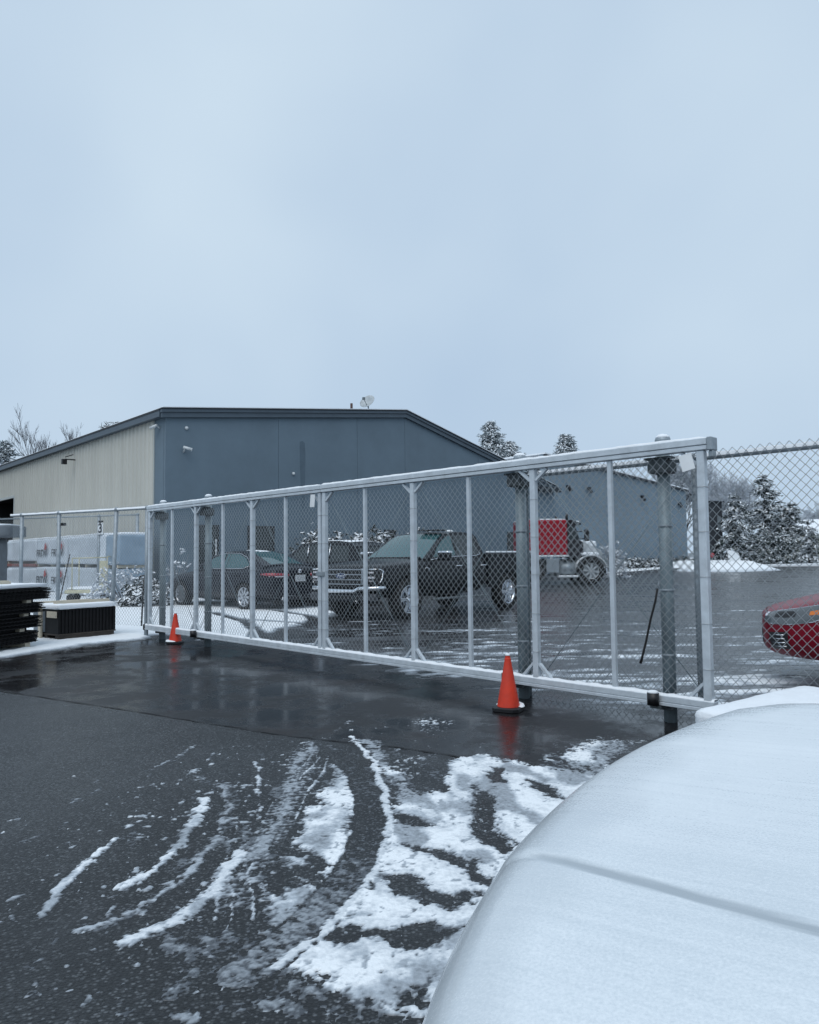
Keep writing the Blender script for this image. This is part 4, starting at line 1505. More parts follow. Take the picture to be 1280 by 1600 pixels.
def shell(sections, name, material, parent, wells=(), sub=2, wr=.36, wy=.62):
    """closed body lofted through cross sections; wheel arches cut out"""
    m = MB()
    ring = 10
    for (x, wl_, wm, wt, zl, zm, zs, zc) in sections:
        half = [(wl_, zl), (wm, zm), (wt * 1.02, zs - (zs - zm) * .22), (wt * .94, zs), (wt * .5, zc)]
        pts = half + [(-a, b) for a, b in reversed(half)]
        m.v += [(x, a, b) for a, b in pts]
    ns = len(sections)
    for i in range(ns - 1):
        for j in range(ring):
            m.f.append((i * ring + j, i * ring + (j + 1) % ring, (i + 1) * ring + (j + 1) % ring, (i + 1) * ring + j))
    for o in (0, (ns - 1) * ring):
        for j in range(4):
            m.f.append((o + j, o + j + 1, o + 8 - j, o + 9 - j))
    m.s = [True] * len(m.f)
    o = m.build(name, material, parent)
    md = o.modifiers.new('smooth', 'SUBSURF')
    md.levels = md.render_levels = sub
    cut = None
    if wells:
        c = MB()
        for (x, z, r) in wells:
            for s in (-1, 1):
                c.tube((x, s * wy, z), (x, s * 1.3, z), r, r, 28, smooth=False)
                c.bbox(x - r * .995, x + r * .995, min(s * wy, s * 1.3), max(s * wy, s * 1.3), z - .6, z)
        cut = c.build('cutter', None, parent)
        # union of cylinder and slot
        md2 = o.modifiers.new('arches', 'BOOLEAN')
        md2.object = cut
        md2.operation = 'DIFFERENCE'
        md2.solver = 'EXACT'
        md2.use_self = True
    bpy.context.view_layer.update()
    bake(o)
    if cut:
        bpy.data.objects.remove(cut)
    o.data.set_sharp_from_angle(angle=R(38))
    return o


class Cabin:
    def __init__(self, prof, w0, z0, k, crown=.035):
        self.p, self.w0, self.z0, self.k, self.cr = prof, w0, z0, k, crown

    def w(self, z):
        return self.w0 - self.k * (z - self.z0)

    def row(self, x, z, s=1.0, d=(0, 0), cr=None):
        w = self.w(z) * s
        cr = self.cr if cr is None else cr
        return [(x + d[0], w * f, z + cr * (1 - f * f) * (1 if abs(f) < 1 else 0) + d[1]) for f in (-1, -.75, -.4, 0, .4, .75, 1)]

    def body(self, name, material, parent):
        m = MB()
        n = len(self.p)
        for x, z in self.p:
            m.v += [(x, -self.w0, self.z0)] + self.row(x, z) + [(x, self.w0, self.z0)]
        for i in range(n - 1):
            for j in range(8):
                m.f.append((i * 9 + j, i * 9 + j + 1, (i + 1) * 9 + j + 1, (i + 1) * 9 + j))
        for o in (0, (n - 1) * 9):
            m.f.append(tuple(o + j for j in range(9)))
        m.s = [True] * len(m.f)
        return m.build(name, material, parent, sharp=28)

    def screen(self, name, i0, i1, material, parent, s=.9, e0=.06, e1=.06, off=.006):
        """glass strip lying over the cabin between two profile points"""
        pts = self.p[i0:i1 + 1]
        P = []
        for k, (x, z) in enumerate(pts):
            if k == 0 and len(pts) > 1:
                x, z = x + (pts[1][0] - x) * e0, z + (pts[1][1] - z) * e0
            if k == len(pts) - 1:
                x, z = x + (pts[-2][0] - x) * e1, z + (pts[-2][1] - z) * e1
            P.append((x, z))
        m = MB()
        for k, (x, z) in enumerate(P):
            a, b = P[max(k - 1, 0)], P[min(k + 1, len(P) - 1)]
            t = Vector((b[0] - a[0], b[1] - a[1])).normalized()
            nrm = Vector((-t.y, t.x))
            if nrm.y < 0:
                nrm = -nrm
            m.v += self.row(x, z, s, (nrm.x * off, nrm.y * off))
        for i in range(len(P) - 1):
            for j in range(6):
                m.f.append((i * 7 + j, i * 7 + j + 1, (i + 1) * 7 + j + 1, (i + 1) * 7 + j))
        m.s = [True] * len(m.f)
        return m.build(name, material, parent, fix=False)

    def pane(self, name, outline, material, parent, trim=None, off=.005):
        out = []
        for s in (-1, 1):
            m = MB()
            n = len(outline)
            vs = [(x, s * (self.w(z) + off), z) for x, z in outline] + [(x, s * (self.w(z) - .01), z) for x, z in outline]
            m.add(vs, [tuple(range(n)), tuple(range(n, 2 * n))] + [(i, (i + 1) % n, n + (i + 1) % n, n + i) for i in range(n)])
            o = m.build(name, material, parent)
            out.append(o)
        return out

    def strip(self, pts, r=.008, off=.008):
        m = MB()
        for s in (-1, 1):
            m.path([(x, s * (self.w(z) + off), z) for x, z in pts], r, 5)
        return m


WHEELS = {}


def wheel_mesh(R_, rim, w, spokes, key, style='double'):
    if key in WHEELS:
        return WHEELS[key]
    t = MB().lathe([(rim * .96, -w * .42), (R_ * .80, -w * .5), (R_ * .955, -w * .46), (R_, -w * .34), (R_, w * .34), (R_ * .955, w * .46), (R_ * .80, w * .5), (rim * .96, w * .42), (rim * .94, 0)], n=36, axis='Y')
    r = MB()
    r.lathe([(rim * .86, w * .05), (rim * .90, w * .30), (rim * .95, w * .43), (rim, w * .45), (rim, w * .40), (rim * .9, w * .0)], n=36, axis='Y')
    r.lathe([(.0, w * .36), (rim * .16, w * .35), (rim * .2, w * .28), (rim * .2, w * .1)], n=14, axis='Y')
    for k in range(spokes):
        a = 2 * math.pi * k / spokes
        for da in ((-.10, .10) if style == 'double' else (0,)):
            ca, sa = math.cos(a + da), math.sin(a + da)
            hw = rim * (.055 if style == 'double' else .11)
            px, pz = -math.sin(a + da), math.cos(a + da)
            y0, y1 = w * .30, w * .38
            r0, r1 = rim * .12, rim * .93
            vs = []
            for rr, hh in ((r0, hw * .9), (r1, hw * 1.25)):
                for s in (-1, 1):
                    for y in (y0 - .05, y1):
                        vs.append((ca * rr + px * hh * s, y, sa * rr + pz * hh * s))
            r.add(vs, [(0, 1, 3, 2), (4, 6, 7, 5), (1, 5, 7, 3), (0, 2, 6, 4), (0, 4, 5, 1), (2, 3, 7, 6)])
    d = MB().lathe([(.01, w * .02), (rim * .6, w * .03), (rim * .88, w * .02), (rim * .88, 0)], n=24, axis='Y')
    WHEELS[key] = (t.mesh('tyre'), r.mesh('rim'), d.mesh('brake'))
    return WHEELS[key]


def wheels(parent, spots, R_, rim, w, spokes, key, style='double', rim_mat=None):
    T, Rm, D = wheel_mesh(R_, rim, w, spokes, key, style)
    for (x, y) in spots:
        o = link('wheel', T, RUBBER, parent)
        o.location = (x, y, R_)
        o.rotation_euler = (0, .3 * x, 0 if y > 0 else math.pi)
        link('rim', Rm, rim_mat or RIM, o)
        link('brake_disc', D, DKIN, o)


# --- dark sedan
def ring_tube(parent, name, pts, r, m):
    return MB().path(pts, r, 6).build(name, m, parent)


BLACKC = paint('dark graphite paint', (0.012, 0.014, 0.021))
TAIL = mat('tail lamp red', (.30, .012, .03), .15, coat=.8)
TAILW = mat('clear lamp', (.62, .62, .66), .15, coat=.8)
hd = Vector((-.743, .669))
sed = thing('sedan', 'dark four door sedan seen from behind through the gate mesh', 'car', (-4.505, 20.13, 0), math.atan2(hd.y, hd.x))
sedan_sec = [(2.44, .50, .58, .52, .32, .48, .62, .66), (2.33, .74, .80, .70, .24, .50, .70, .75), (1.95, .84, .90, .82, .18, .52, .82, .88),
             (1.2, .87, .92, .86, .17, .55, .92, .99), (.8, .87, .925, .87, .17, .55, .96, 1.02), (0, .88, .93, .87, .17, .55, .98, 1.0),
             (-1.0, .88, .93, .87, .17, .56, 1.00, 1.02), (-1.6, .87, .925, .86, .17, .58, 1.02, 1.07), (-2.1, .84, .90, .82, .20, .60, 1.03, 1.10),
             (-2.36, .78, .85, .76, .26, .62, 1.00, 1.08), (-2.44, .70, .76, .68, .32, .62, .93, 1.0)]
shell(sedan_sec, 'body', BLACKC, sed, [(1.45, .33, .375), (-1.40, .33, .375)])
cb_ = Cabin([(1.0, .99), (.62, 1.18), (.25, 1.345), (-.1, 1.425), (-.5, 1.45), (-.9, 1.43), (-1.25, 1.36), (-1.6, 1.235), (-2.0, 1.08)], .79, .96, .42)
cb_.body('cabin', BLACKC, sed)
cb_.screen('windshield', 0, 3, GLASS, sed, .88, .1, .12)
cb_.screen('rear_window', 5, 8, GLASS, sed, .84, .25, .12)
cb_.pane('side_window', [(.62, 1.03), (.30, 1.03), (-.28, 1.03), (-.28, 1.385), (-.1, 1.37), (.22, 1.28)], GLASS, sed)
cb_.pane('side_window', [(-.34, 1.03), (-1.15, 1.03), (-1.42, 1.10), (-1.18, 1.28), (-.85, 1.375), (-.34, 1.388)], GLASS, sed)
cb_.strip([(.72, 1.015), (0, 1.015), (-.8, 1.015), (-1.2, 1.02), (-1.5, 1.10), (-1.25, 1.285), (-.9, 1.39), (-.4, 1.41), (-.05, 1.385), (.28, 1.29)], .009).build('window_trim', CHROME, sed)
wheels(sed, [(1.45, .80), (1.45, -.80), (-1.40, .80), (-1.40, -.80)], .335, .235, .22, 9, 'sedan', 'single')
for s in (-1, 1):
    m = MB()
    m.path([(-2.44, s * .34, .86), (-2.435, s * .5, .865), (-2.41, s * .62, .87), (-2.35, s * .74, .875), (-2.22, s * .83, .88), (-2.05, s * .862, .885)], [.035, .04, .042, .042, .036, .02], 8)
    m.build('tail_lamp', TAIL, sed)
    m = MB()
    m.path([(-2.462, s * .40, .825), (-2.447, s * .55, .828), (-2.39, s * .70, .832), (-2.28, s * .81, .836)], [.014, .017, .017, .012], 6)
    m.build('reverse_lamp', TAILW, sed)
    MB().rbox(.42, .62, s * .88 - .06, s * .88 + .08, 1.0, 1.13, .03).build('door_mirror', BLACKC, sed)
    for x in (-.05, -.98):
        MB().path([(x, s * .925, .86), (x - .05, s * .945, .865), (x - .16, s * .945, .865), (x - .2, s * .925, .86)], .011, 5).build('door_handle', BLACKC, sed)
    MB().tube((-2.44, s * .52, .30), (-2.49, s * .52, .30), .045, .045, 12).build('exhaust_tip', CHROME, sed)
MB().bbox(-2.475, -2.462, -.155, .155, .70, .86).build('licence_plate', mat('plate white', (.5, .52, .54), .5, var=.5, vscale=30), sed)
MB().bbox(-2.466, -2.452, -.3, .3, .885, .905).build('boot_trim', CHROME, sed)
MB().lathe([(.05, -2.45), (.05, -2.46), (.001, -2.462)], (0, 0, .955), 14, 'X').build('badge', CHROME, sed)
MB().bbox(-2.45, -2.425, -.5, .5, .36, .375).build('bumper_trim', CHROME, sed)
rw = cb_.screen('roof_snow', 4, 6, SNOW, sed, .62, .1, .5, .008)

# --- black pickup
hd = Vector((-.643, -.766))
PBLK = paint('black paint', (0.0075, 0.0085, 0.011))
pu = thing('pickup_truck', 'black crew cab pickup with chrome grille parked behind the gate', 'pickup truck', (-.76, 16.05, 0), math.atan2(hd.y, hd.x))
sec = [(.93, .70, .80, .74, .52, .72, 1.02, 1.06), (.86, .84, .93, .86, .46, .72, 1.08, 1.12), (.6, .93, .985, .92, .42, .74, 1.12, 1.17),
       (.0, .95, 1.0, .95, .40, .76, 1.17, 1.22), (-.62, .95, 1.0, .955, .36, .76, 1.20, 1.25), (-.75, .95, 1.0, .955, .36, .76, 1.21, 1.24),
       (-1.8, .95, 1.0, .955, .36, .78, 1.22, 1.24), (-2.72, .95, 1.0, .955, .38, .80, 1.24, 1.26), (-2.78, .95, 1.0, .955, .40, .80, 1.24, 1.26)]
shell(sec, 'cab_body', PBLK, pu, [(0, .43, .49)], wr=.45, wy=.66)
cb2 = Cabin([(-.62, 1.22), (-.95, 1.42), (-1.35, 1.68), (-1.55, 1.765), (-1.9, 1.815), (-2.3, 1.82), (-2.62, 1.79), (-2.72, 1.72), (-2.80, 1.40), (-2.82, 1.22)], .90, 1.20, .36, .03)
cb2.body('cabin', PBLK, pu)
cb2.screen('windshield', 0, 3, GLASS, pu, .92, .05, .2)
cb2.screen('rear_window', 7, 9, GLASS_DK, pu, .8, .1, .3)
cb2.pane('side_window', [(-.92, 1.26), (-1.72, 1.30), (-1.72, 1.735), (-1.60, 1.725), (-1.38, 1.63), (-1.12, 1.46)], GLASS, pu)
cb2.pane('side_window', [(-1.80, 1.30), (-2.58, 1.32), (-2.62, 1.45), (-2.56, 1.70), (-2.3, 1.755), (-1.80, 1.745)], GLASS_DK, pu)
cb2.strip([(-.78, 1.20), (-.98, 1.225), (-1.15, 1.262), (-1.75, 1.272), (-2.5, 1.288), (-2.62, 1.31), (-2.68, 1.36)], .011, .012).build('window_trim', CHROME, pu)
# bed
bd = MB()
for s in (-1, 1):
    bd.prism([(-2.83, .55), (-4.90, .62), (-4.93, 1.34), (-2.83, 1.34)], s * .99, s * .90, 'XZ')
bd.bbox(-4.90, -2.84, -.89, .89, .62, .72)
bdo = bd.build('bed_side', PBLK, pu)
cut = MB()
for s in (-1, 1):
    cut.tube((-3.68, s * .6, .43), (-3.68, s * 1.3, .43), .49, .49, 28, smooth=False)
co = cut.build('cutter', None, pu)
md = bdo.modifiers.new('arches', 'BOOLEAN')
md.object, md.operation, md.solver = co, 'DIFFERENCE', 'EXACT'
bpy.context.view_layer.update()
bake(bdo)
bpy.data.objects.remove(co)
MB().rbox(-4.95, -4.90, -.89, .89, .66, 1.335, .012).build('tailgate', PBLK, pu)
MB().rbox(-5.08, -4.96, -.93, .93, .52, .66, .02).build('rear_bumper', CHROME, pu)
m = MB()
for s in (-1, 1):
    m.rbox(-4.9, -2.84, min(s * .90, s * .985), max(s * .90, s * .985), 1.342, 1.385, .012)
build_each(m, 'bed_rail_snow', SNOW, pu)
wheels(pu, [(0, .86), (0, -.86), (-3.68, .86), (-3.68, -.86)], .415, .285, .27, 6, 'pickup', 'double', CHROME)
# grille and front
gr = MB().rbox(.905, .95, -.66, .66, .70, 1.045, .02).build('grille', BLACKP, pu)
for z in (1.03, .93, .83, .735):
    w_ = .72 if z > .8 else .62
    MB().rbox(.951, .975, -w_, w_, z - .013, z + .013, .006).build('grille_bar', mat('satin chrome', (.42, .44, .47), .3, 1.0), gr)
for y in (-.60, .60):
    MB().rbox(.951, .985, y - .05, y + .05, .72, 1.05, .012).build('grille_bar', CHROME, gr)
# oval badge with its script
n = 28
ov = MB().prism([(.145 * math.cos(2 * math.pi * i / n), .905 + .062 * math.sin(2 * math.pi * i / n)) for i in range(n)], .976, .992, 'YZ').build('badge', CHROME, pu)
MB().prism([(.130 * math.cos(2 * math.pi * i / n), .905 + .050 * math.sin(2 * math.pi * i / n)) for i in range(n)], .9925, .996, 'YZ').build('badge_field', mat('badge blue', (.01, .03, .11), .3), ov)
tm = text_mesh('Ford', .105, .001, shear=.35)
lt = link('badge_script', tm, SIGNW, ov)
lt.location = (.9975, 0, .905)
lt.rotation_euler = (R(90), 0, R(90))
for s in (-1, 1):
    hl = MB().rbox(.78, .93, min(s * .67, s * .955), max(s * .67, s * .955), .74, 1.06, .03).build('headlight', BLACKP, pu)
    m = MB()
    m.path([(.945, s * .68, 1.035), (.935, s * .86, 1.035), (.86, s * .962, 1.03), (.80, s * .972, 1.0), (.82, s * .968, .85), (.86, s * .955, .78), (.935, s * .86, .765)], .016, 6)
    m.build('light_frame', CHROME, hl)
    m = MB()
    m.rbox(.932, .95, min(s * .70, s * .86), max(s * .70, s * .86), .955, .99, .006).rbox(.932, .95, min(s * .70, s * .88), max(s * .70, s * .88), .85, .895, .008).rbox(.932, .945, min(s * .72, s * .86), max(s * .72, s * .86), .80, .815, .004)
    build_each(m, 'lamp_lens', TAILW, hl)
    # mirrors
    mr = MB().rbox(-1.08, -.90, min(s * .98, s * 1.26), max(s * .98, s * 1.26), 1.20, 1.37, .03).build('door_mirror', PBLK, pu)
    MB().rbox(-1.09, -.89, min(s * 1.0, s * 1.27), max(s * 1.0, s * 1.27), 1.332, 1.39, .02).build('mirror_cap', CHROME, mr)
    for x in (-1.55, -2.5):
        MB().path([(x, s * 1.0, 1.06), (x - .03, s * 1.025, 1.065), (x - .2, s * 1.028, 1.07), (x - .23, s * 1.0, 1.07)], .014, 6).build('door_handle', CHROME, pu)
    MB().rbox(-2.7, -.7, min(s * .96, s * 1.04), max(s * .96, s * 1.04), .36, .405, .012).build('running_board', mat('dull steel', (0.15, 0.17, 0.18), 0.5, .4), pu)
    m = MB().path([(-.47, s * 1.0, 1.02), (-.52, s * 1.012, 1.05), (-.60, s * 1.01, 1.02), (-.63, s * 1.005, .9)], .014, 5)
    m.build('fender_badge', CHROME, pu)
bp = MB()
bp.path([(1.0, -.78, .66), (1.02, -.55, .66), (1.035, -.42, .60), (1.04, 0, .60), (1.035, .42, .60), (1.02, .55, .66), (1.0, .78, .66), (.93, .95, .67), (.78, 1.0, .675)], .05, 8)
bp.build('front_bumper', CHROME, pu)
MB().rbox(.86, 1.0, -.92, .92, .40, .56, .03).build('bumper_valance', mat('satin grey', (.05, .055, .065), .5), pu)
MB().rbox(.94, 1.015, -.55, .55, .44, .50, .008).build('lower_grille', BLACKP, pu)
m = MB()
m.rbox(-1.75, -1.40, .05, .62, 1.846, 1.872, .008)
m.build('roof_light_bar', BLACKP, pu)
MB().lathe([(.10, 1.84), (.09, 1.875), (.05, 1.89), (.001, 1.892)], (-2.45, .15, 0), 12).build('roof_antenna', SIGNW, pu)
m = MB()
m.path([(-.58, .1, 1.258), (-.62, .35, 1.262), (-.64, .75, 1.26)], .012, 5).path([(-.58, -.65, 1.258), (-.62, -.3, 1.262), (-.63, .05, 1.26)], .012, 5)
build_each(m, 'wiper', BLACKP, pu)
for s in (-1, 1):
    MB().path([(.95, s * .45, .38), (1.01, s * .45, .37), (1.02, s * .45, .42), (.96, s * .45, .44)], .014, 6).build('tow_hook', CHROME, pu)

# --- dark SUV between them
hd = Vector((-.743, .669))
SUVP = paint('charcoal paint', (0.012, 0.014, 0.018))
sv = thing('parked_suv', 'charcoal SUV half hidden between the sedan and the black pickup', 'car', (-2.56, 22.28, gz(0, 22.28)), math.atan2(hd.y, hd.x))
sec = [(2.28, .6, .7, .6, .36, .56, .80, .84), (2.15, .78, .86, .78, .26, .58, .90, .95), (1.7, .86, .92, .86, .22, .6, 1.0, 1.05), (1.0, .88, .93, .88, .22, .62, 1.05, 1.10),
       (0, .88, .93, .88, .22, .62, 1.08, 1.09), (-1.2, .88, .93, .88, .22, .62, 1.08, 1.09), (-2.1, .86, .91, .86, .26, .62, 1.08, 1.10), (-2.28, .78, .86, .8, .34, .62, 1.06, 1.08)]
shell(sec, 'body', SUVP, sv, [(1.38, .36, .41), (-1.3, .36, .41)])
cb3 = Cabin([(1.0, 1.08), (.6, 1.32), (.2, 1.58), (-.1, 1.66), (-.6, 1.70), (-1.4, 1.69), (-1.9, 1.64), (-2.1, 1.55), (-2.25, 1.15), (-2.26, 1.06)], .84, 1.05, .24, .03)
cb3.body('cabin', SUVP, sv)
cb3.screen('windshield', 0, 3, GLASS_DK, sv, .88, .1, .2)
cb3.screen('rear_window', 7, 9, GLASS_DK, sv, .82, .1, .35)
cb3.pane('side_window', [(.62, 1.14), (-.22, 1.14), (-.22, 1.6), (.1, 1.53)], GLASS_DK, sv)
cb3.pane('side_window', [(-.30, 1.14), (-1.12, 1.14), (-1.12, 1.61), (-.30, 1.61)], GLASS_DK, sv)
cb3.pane('side_window', [(-1.22, 1.14), (-1.95, 1.16), (-1.9, 1.55), (-1.22, 1.6)], GLASS_DK, sv)
m = MB()
for x in (-.26, -1.17):
    m.path([(x, cb3.w(1.12) + .012, 1.12), (x + .03, cb3.w(1.62) + .012, 1.62)], .018, 5)
build_each(m, 'pillar_trim', CHROME, sv)
wheels(sv, [(1.38, .8), (1.38, -.8), (-1.3, .8), (-1.3, -.8)], .36, .24, .23, 5, 'suv', 'double')
cb3.screen('roof_snow', 3, 6, SNOW, sv, .9, .1, .1, .02)

# --- red hatchback at the side
hd = Vector((-.9, .43)).normalized()
REDP = paint('deep red paint', (0.17, 0.004, 0.015), .32, coat=.04, spec=.12)
rc = thing('red_car', 'deep red car with amber lit headlamp corner behind the fence', 'car', (5.80, 7.02, 0), math.atan2(hd.y, hd.x))
sec = [(2.33, .36, .42, .36, .34, .48, .64, .68), (2.24, .62, .70, .60, .26, .50, .70, .745), (2.02, .77, .84, .74, .22, .52, .76, .80), (1.70, .84, .90, .83, .19, .54, .85, .885),
       (1.2, .86, .915, .87, .18, .56, .93, .965), (.85, .87, .92, .88, .18, .56, .97, 1.00), (0, .88, .925, .88, .18, .58, .98, 1.0), (-1.2, .88, .925, .88, .18, .58, 1.0, 1.02),
       (-2.0, .85, .90, .84, .22, .6, 1.02, 1.05), (-2.25, .76, .83, .76, .3, .6, 1.0, 1.02)]
rcb = shell(sec, 'body', REDP, rc, [(1.36, .33, .385), (-1.32, .33, .385)])
cb4 = Cabin([(.95, 1.0), (.55, 1.2), (.1, 1.42), (-.2, 1.48), (-.7, 1.50), (-1.3, 1.47), (-1.75, 1.38), (-2.1, 1.1), (-2.2, .98)], .83, .97, .34, .03)
cb4.body('cabin', REDP, rc)
cb4.screen('windshield', 0, 3, GLASS, rc, .88, .1, .15)
cb4.screen('rear_window', 6, 8, GLASS_DK, rc, .84, .15, .25)
cb4.pane('side_window', [(.55, 1.05), (-.3, 1.05), (-.3, 1.42), (.05, 1.36)], GLASS_DK, rc)
cb4.pane('side_window', [(-.38, 1.05), (-1.5, 1.07), (-1.4, 1.36), (-.38, 1.43)], GLASS_DK, rc)
wheels(rc, [(1.36, .80), (1.36, -.80), (-1.32, .80), (-1.32, -.80)], .33, .225, .21, 7, 'red', 'single', mat('dark alloy', (.06, .065, .07), .4, .6))


def on_body(o, pts, off=.004):
    """put points (x, sign*y guess, z) onto the body skin by casting a ray inward"""
    from mathutils.bvhtree import BVHTree
    bvh = BVHTree.FromPolygons([v.co for v in o.data.vertices], [tuple(p.vertices) for p in o.data.polygons])
    out = []
    for (x, y, z, dx, dy) in pts:
        d = Vector((dx, dy, 0)).normalized()
        h = bvh.ray_cast(Vector((x, y, z)) - d * .6, d)
        if h[0] is None:
            q = bvh.find_nearest(Vector((x, y, z)))
            out.append(Vector(q[0]) + Vector(q[1]) * off)
        else:
            n = Vector(h[1])
            if n.dot(d) > 0:
                n = -n
            out.append(Vector(h[0]) + n * off)
    return out


def skin_patch(body, name, top, bot, material, parent, rows=4, off=.006):
    """patch hugging the body between two lines of (a, z): a is the angle around the nose"""
    P = []

    def fine(l):
        o = []
        for p, q in zip(l[:-1], l[1:]):
            o += [tuple(p[i] + (q[i] - p[i]) * k / 4 for i in range(3)) for k in range(4)]
        return o + [l[-1]]
    top, bot, rows = fine(top), fine(bot), rows * 2
    n = len(top)
    for r_ in range(rows + 1):
        f = r_ / rows
        for (xa, ya, za), (xb, yb, zb) in zip(top, bot):
            x, y, z = xa + (xb - xa) * f, ya + (yb - ya) * f, za + (zb - za) * f
            P.append((x, y, z, -(x - 1.3), -y))
    V = on_body(body, P, off)
    m = MB().add(V, [(r_ * n + i, r_ * n + i + 1, (r_ + 1) * n + i + 1, (r_ + 1) * n + i) for r_ in range(rows) for i in range(n - 1)], True)
    return m.build(name, material, parent, fix=True)


for s in (-1, 1):
    top = [(2.22, s * .40, .69), (2.14, s * .54, .722), (2.02, s * .68, .752), (1.86, s * .78, .790), (1.72, s * .84, .82), (1.52, s * .875, .85)]
    bot = [(2.22, s * .40, .61), (2.14, s * .54, .60), (2.02, s * .68, .605), (1.86, s * .78, .64), (1.72, s * .84, .71), (1.52, s * .875, .84)]
    hl = skin_patch(rcb, 'headlight', top, bot, mat('clear lamp cover', (.10, .115, .125), .12, spec=.6), rc, 4, .009)
    skin_patch(rcb, 'turn_lens', [(1.90, s * .77, .735), (1.80, s * .81, .758), (1.70, s * .845, .775), (1.60, s * .87, .806)], [(1.90, s * .77, .70), (1.80, s * .81, .715), (1.70, s * .845, .745), (1.60, s * .87, .803)], mat('amber lens', (.65, .18, .03), .2), hl, 3, .011)
    dark = skin_patch(rcb, 'lamp_well', [(2.13, s * .55, .712), (2.06, s * .64, .722), (1.99, s * .70, .728)], [(2.13, s * .55, .662), (2.06, s * .64, .665), (1.99, s * .70, .678)], BLACKP, hl, 3, .010)
    skin_patch(rcb, 'running_light', [(2.225, s * .39, .695), (2.19, s * .45, .70)], [(2.225, s * .39, .66), (2.19, s * .45, .662)], TAILW, hl, 2, .012)
    tr = on_body(rcb, [(x, y, z, -(x - 1.3), -y) for x, y, z in top], .008)
    tb = on_body(rcb, [(x, y, z, -(x - 1.3), -y) for x, y, z in bot], .008)
    MB().path(tr, .005, 5).path(tb, .005, 5).build('lamp_edge', CHROME, hl)
    fg = skin_patch(rcb, 'fog_recess', [(2.16, s * .52, .52), (2.02, s * .68, .54)], [(2.14, s * .52, .36), (2.02, s * .68, .38)], BLACKP, rc, 4, .005)
    for k in range(4):
        zz = .395 + .035 * k
        q = on_body(rcb, [(2.12, s * .56, zz, -.82, -s * .56), (2.08, s * .62, zz + .004, -.78, -s * .62), (2.04, s * .66, zz + .008, -.74, -s * .66)], .009)
        MB().path(q, .005, 5).build('fog_fin', CHROME, fg)
    MB().rbox(.45, .65, s * .92 - .08, s * .92 + .08, .99, 1.12, .03).build('door_mirror', REDP, rc)
q = on_body(rcb, [(x, y, z, -(x - 1.0), -y * .3) for x, y, z in ((2.30, -.33, .70), (2.34, -.15, .71), (2.35, 0, .712), (2.34, .15, .71), (2.30, .33, .70))], .002)
MB().path(q, .004, 4).build('bonnet_gap', DKIN, rc)
for s in (-1, 1):
    q = on_body(rcb, [(x, s * .95, z, 0, -s) for x, z in ((1.0, .90), (.98, .7), (.97, .5), (.96, .3))], .001)
    MB().path(q, .004, 4).build('door_gap', DKIN, rc)
    q = on_body(rcb, [(x, s * .95, z, 0, -s) for x, z in ((1.62, .86), (1.3, .905), (1.0, .93), (.9, .94))], .001)
    MB().path(q, .004, 4).build('bonnet_gap', DKIN, rc)
skin_patch(rcb, 'grille', [(2.34, -.3, .50), (2.36, 0, .50), (2.34, .3, .50)], [(2.30, -.3, .36), (2.33, 0, .36), (2.30, .3, .36)], BLACKP, rc, 3, .005)

# --- red truck tractor by the far wall
hd = Vector((1.0, .03)).normalized()
TRED = paint('truck red', (.30, .008, .020), .4)
TWH = paint('truck white', (.55, .58, .6), .4)
DULL = mat('dull alloy', (.30, .34, .37), .4, .5, var=.15)
tk = thing('truck_tractor', 'red truck tractor with snow on its bonnet parked by the rear wall', 'truck', (4.5, 29.2, gz(0, 29.2)), math.atan2(hd.y, hd.x))
# local -y faces the gate
MB().rbox(-.34, 1.34, -1.05, 1.05, 1.12, 2.42, .04).build('sleeper_box', TRED, tk)
link('sleeper_snow', soft_box(-.32, 1.3, -1.0, 1.0, 2.41, 2.48, 8, .01, 3, .03), SNOW, tk)
MB().rbox(-.36, 1.36, -1.12, 1.12, 1.05, 1.115, .01).build('deck_edge', SIGNW, tk)
MB().prism([(1.345, 1.0), (1.95, 1.0), (1.95, 1.58), (1.82, 1.66), (1.64, 2.26), (1.345, 2.36)], -.95, .95, 'XZ').build('cab', paint('cab dark', (.03, .03, .035), .4), tk)
MB().prism([(1.42, 1.68), (1.76, 1.68), (1.62, 2.18), (1.42, 2.22)], -.958, .958, 'XZ').build('side_window', GLASS_DK, tk)
MB().prism([(1.5, 2.34), (1.88, 2.24), (1.88, 2.29), (1.5, 2.43)], -.98, .98, 'XZ').build('sun_visor', BLACKP, tk)
link('visor_snow', soft_box(1.52, 1.84, -.9, .9, 2.33, 2.40, 5, .01, 2, .03), SNOW, tk)
MB().prism([(1.96, .92), (2.72, .90), (2.78, 1.18), (2.66, 1.32), (2.0, 1.62), (1.96, 1.62)], -.55, .55, 'XZ').build('bonnet', TWH, tk)
m = MB()
for s in (-1, 1):
    pts = [(2.2 + .60 * math.cos(a), s * .85, .52 + .60 * math.sin(a)) for a in [R(x) for x in range(20, 171, 15)]]
    n = len(pts)
    vs = [(x, y - .26, z) for x, y, z in pts] + [(x, y + .26, z) for x, y, z in pts] + [(x, y - .26, z - .05) for x, y, z in pts] + [(x, y + .26, z - .05) for x, y, z in pts]
    m.add(vs, [(i, i + 1, n + i + 1, n + i) for i in range(n - 1)] + [(2 * n + i, 2 * n + i + 1, 3 * n + i + 1, 3 * n + i) for i in range(n - 1)] + [(i, i + 1, 2 * n + i + 1, 2 * n + i) for i in range(n - 1)] + [(n + i, n + i + 1, 3 * n + i + 1, 3 * n + i) for i in range(n - 1)], True)
build_each(m, 'fender', TWH, tk)
link('bonnet_snow', soft_box(1.92, 2.6, -.54, .54, 1.40, 1.66, 8, .03, 7, .08), SNOW, tk)
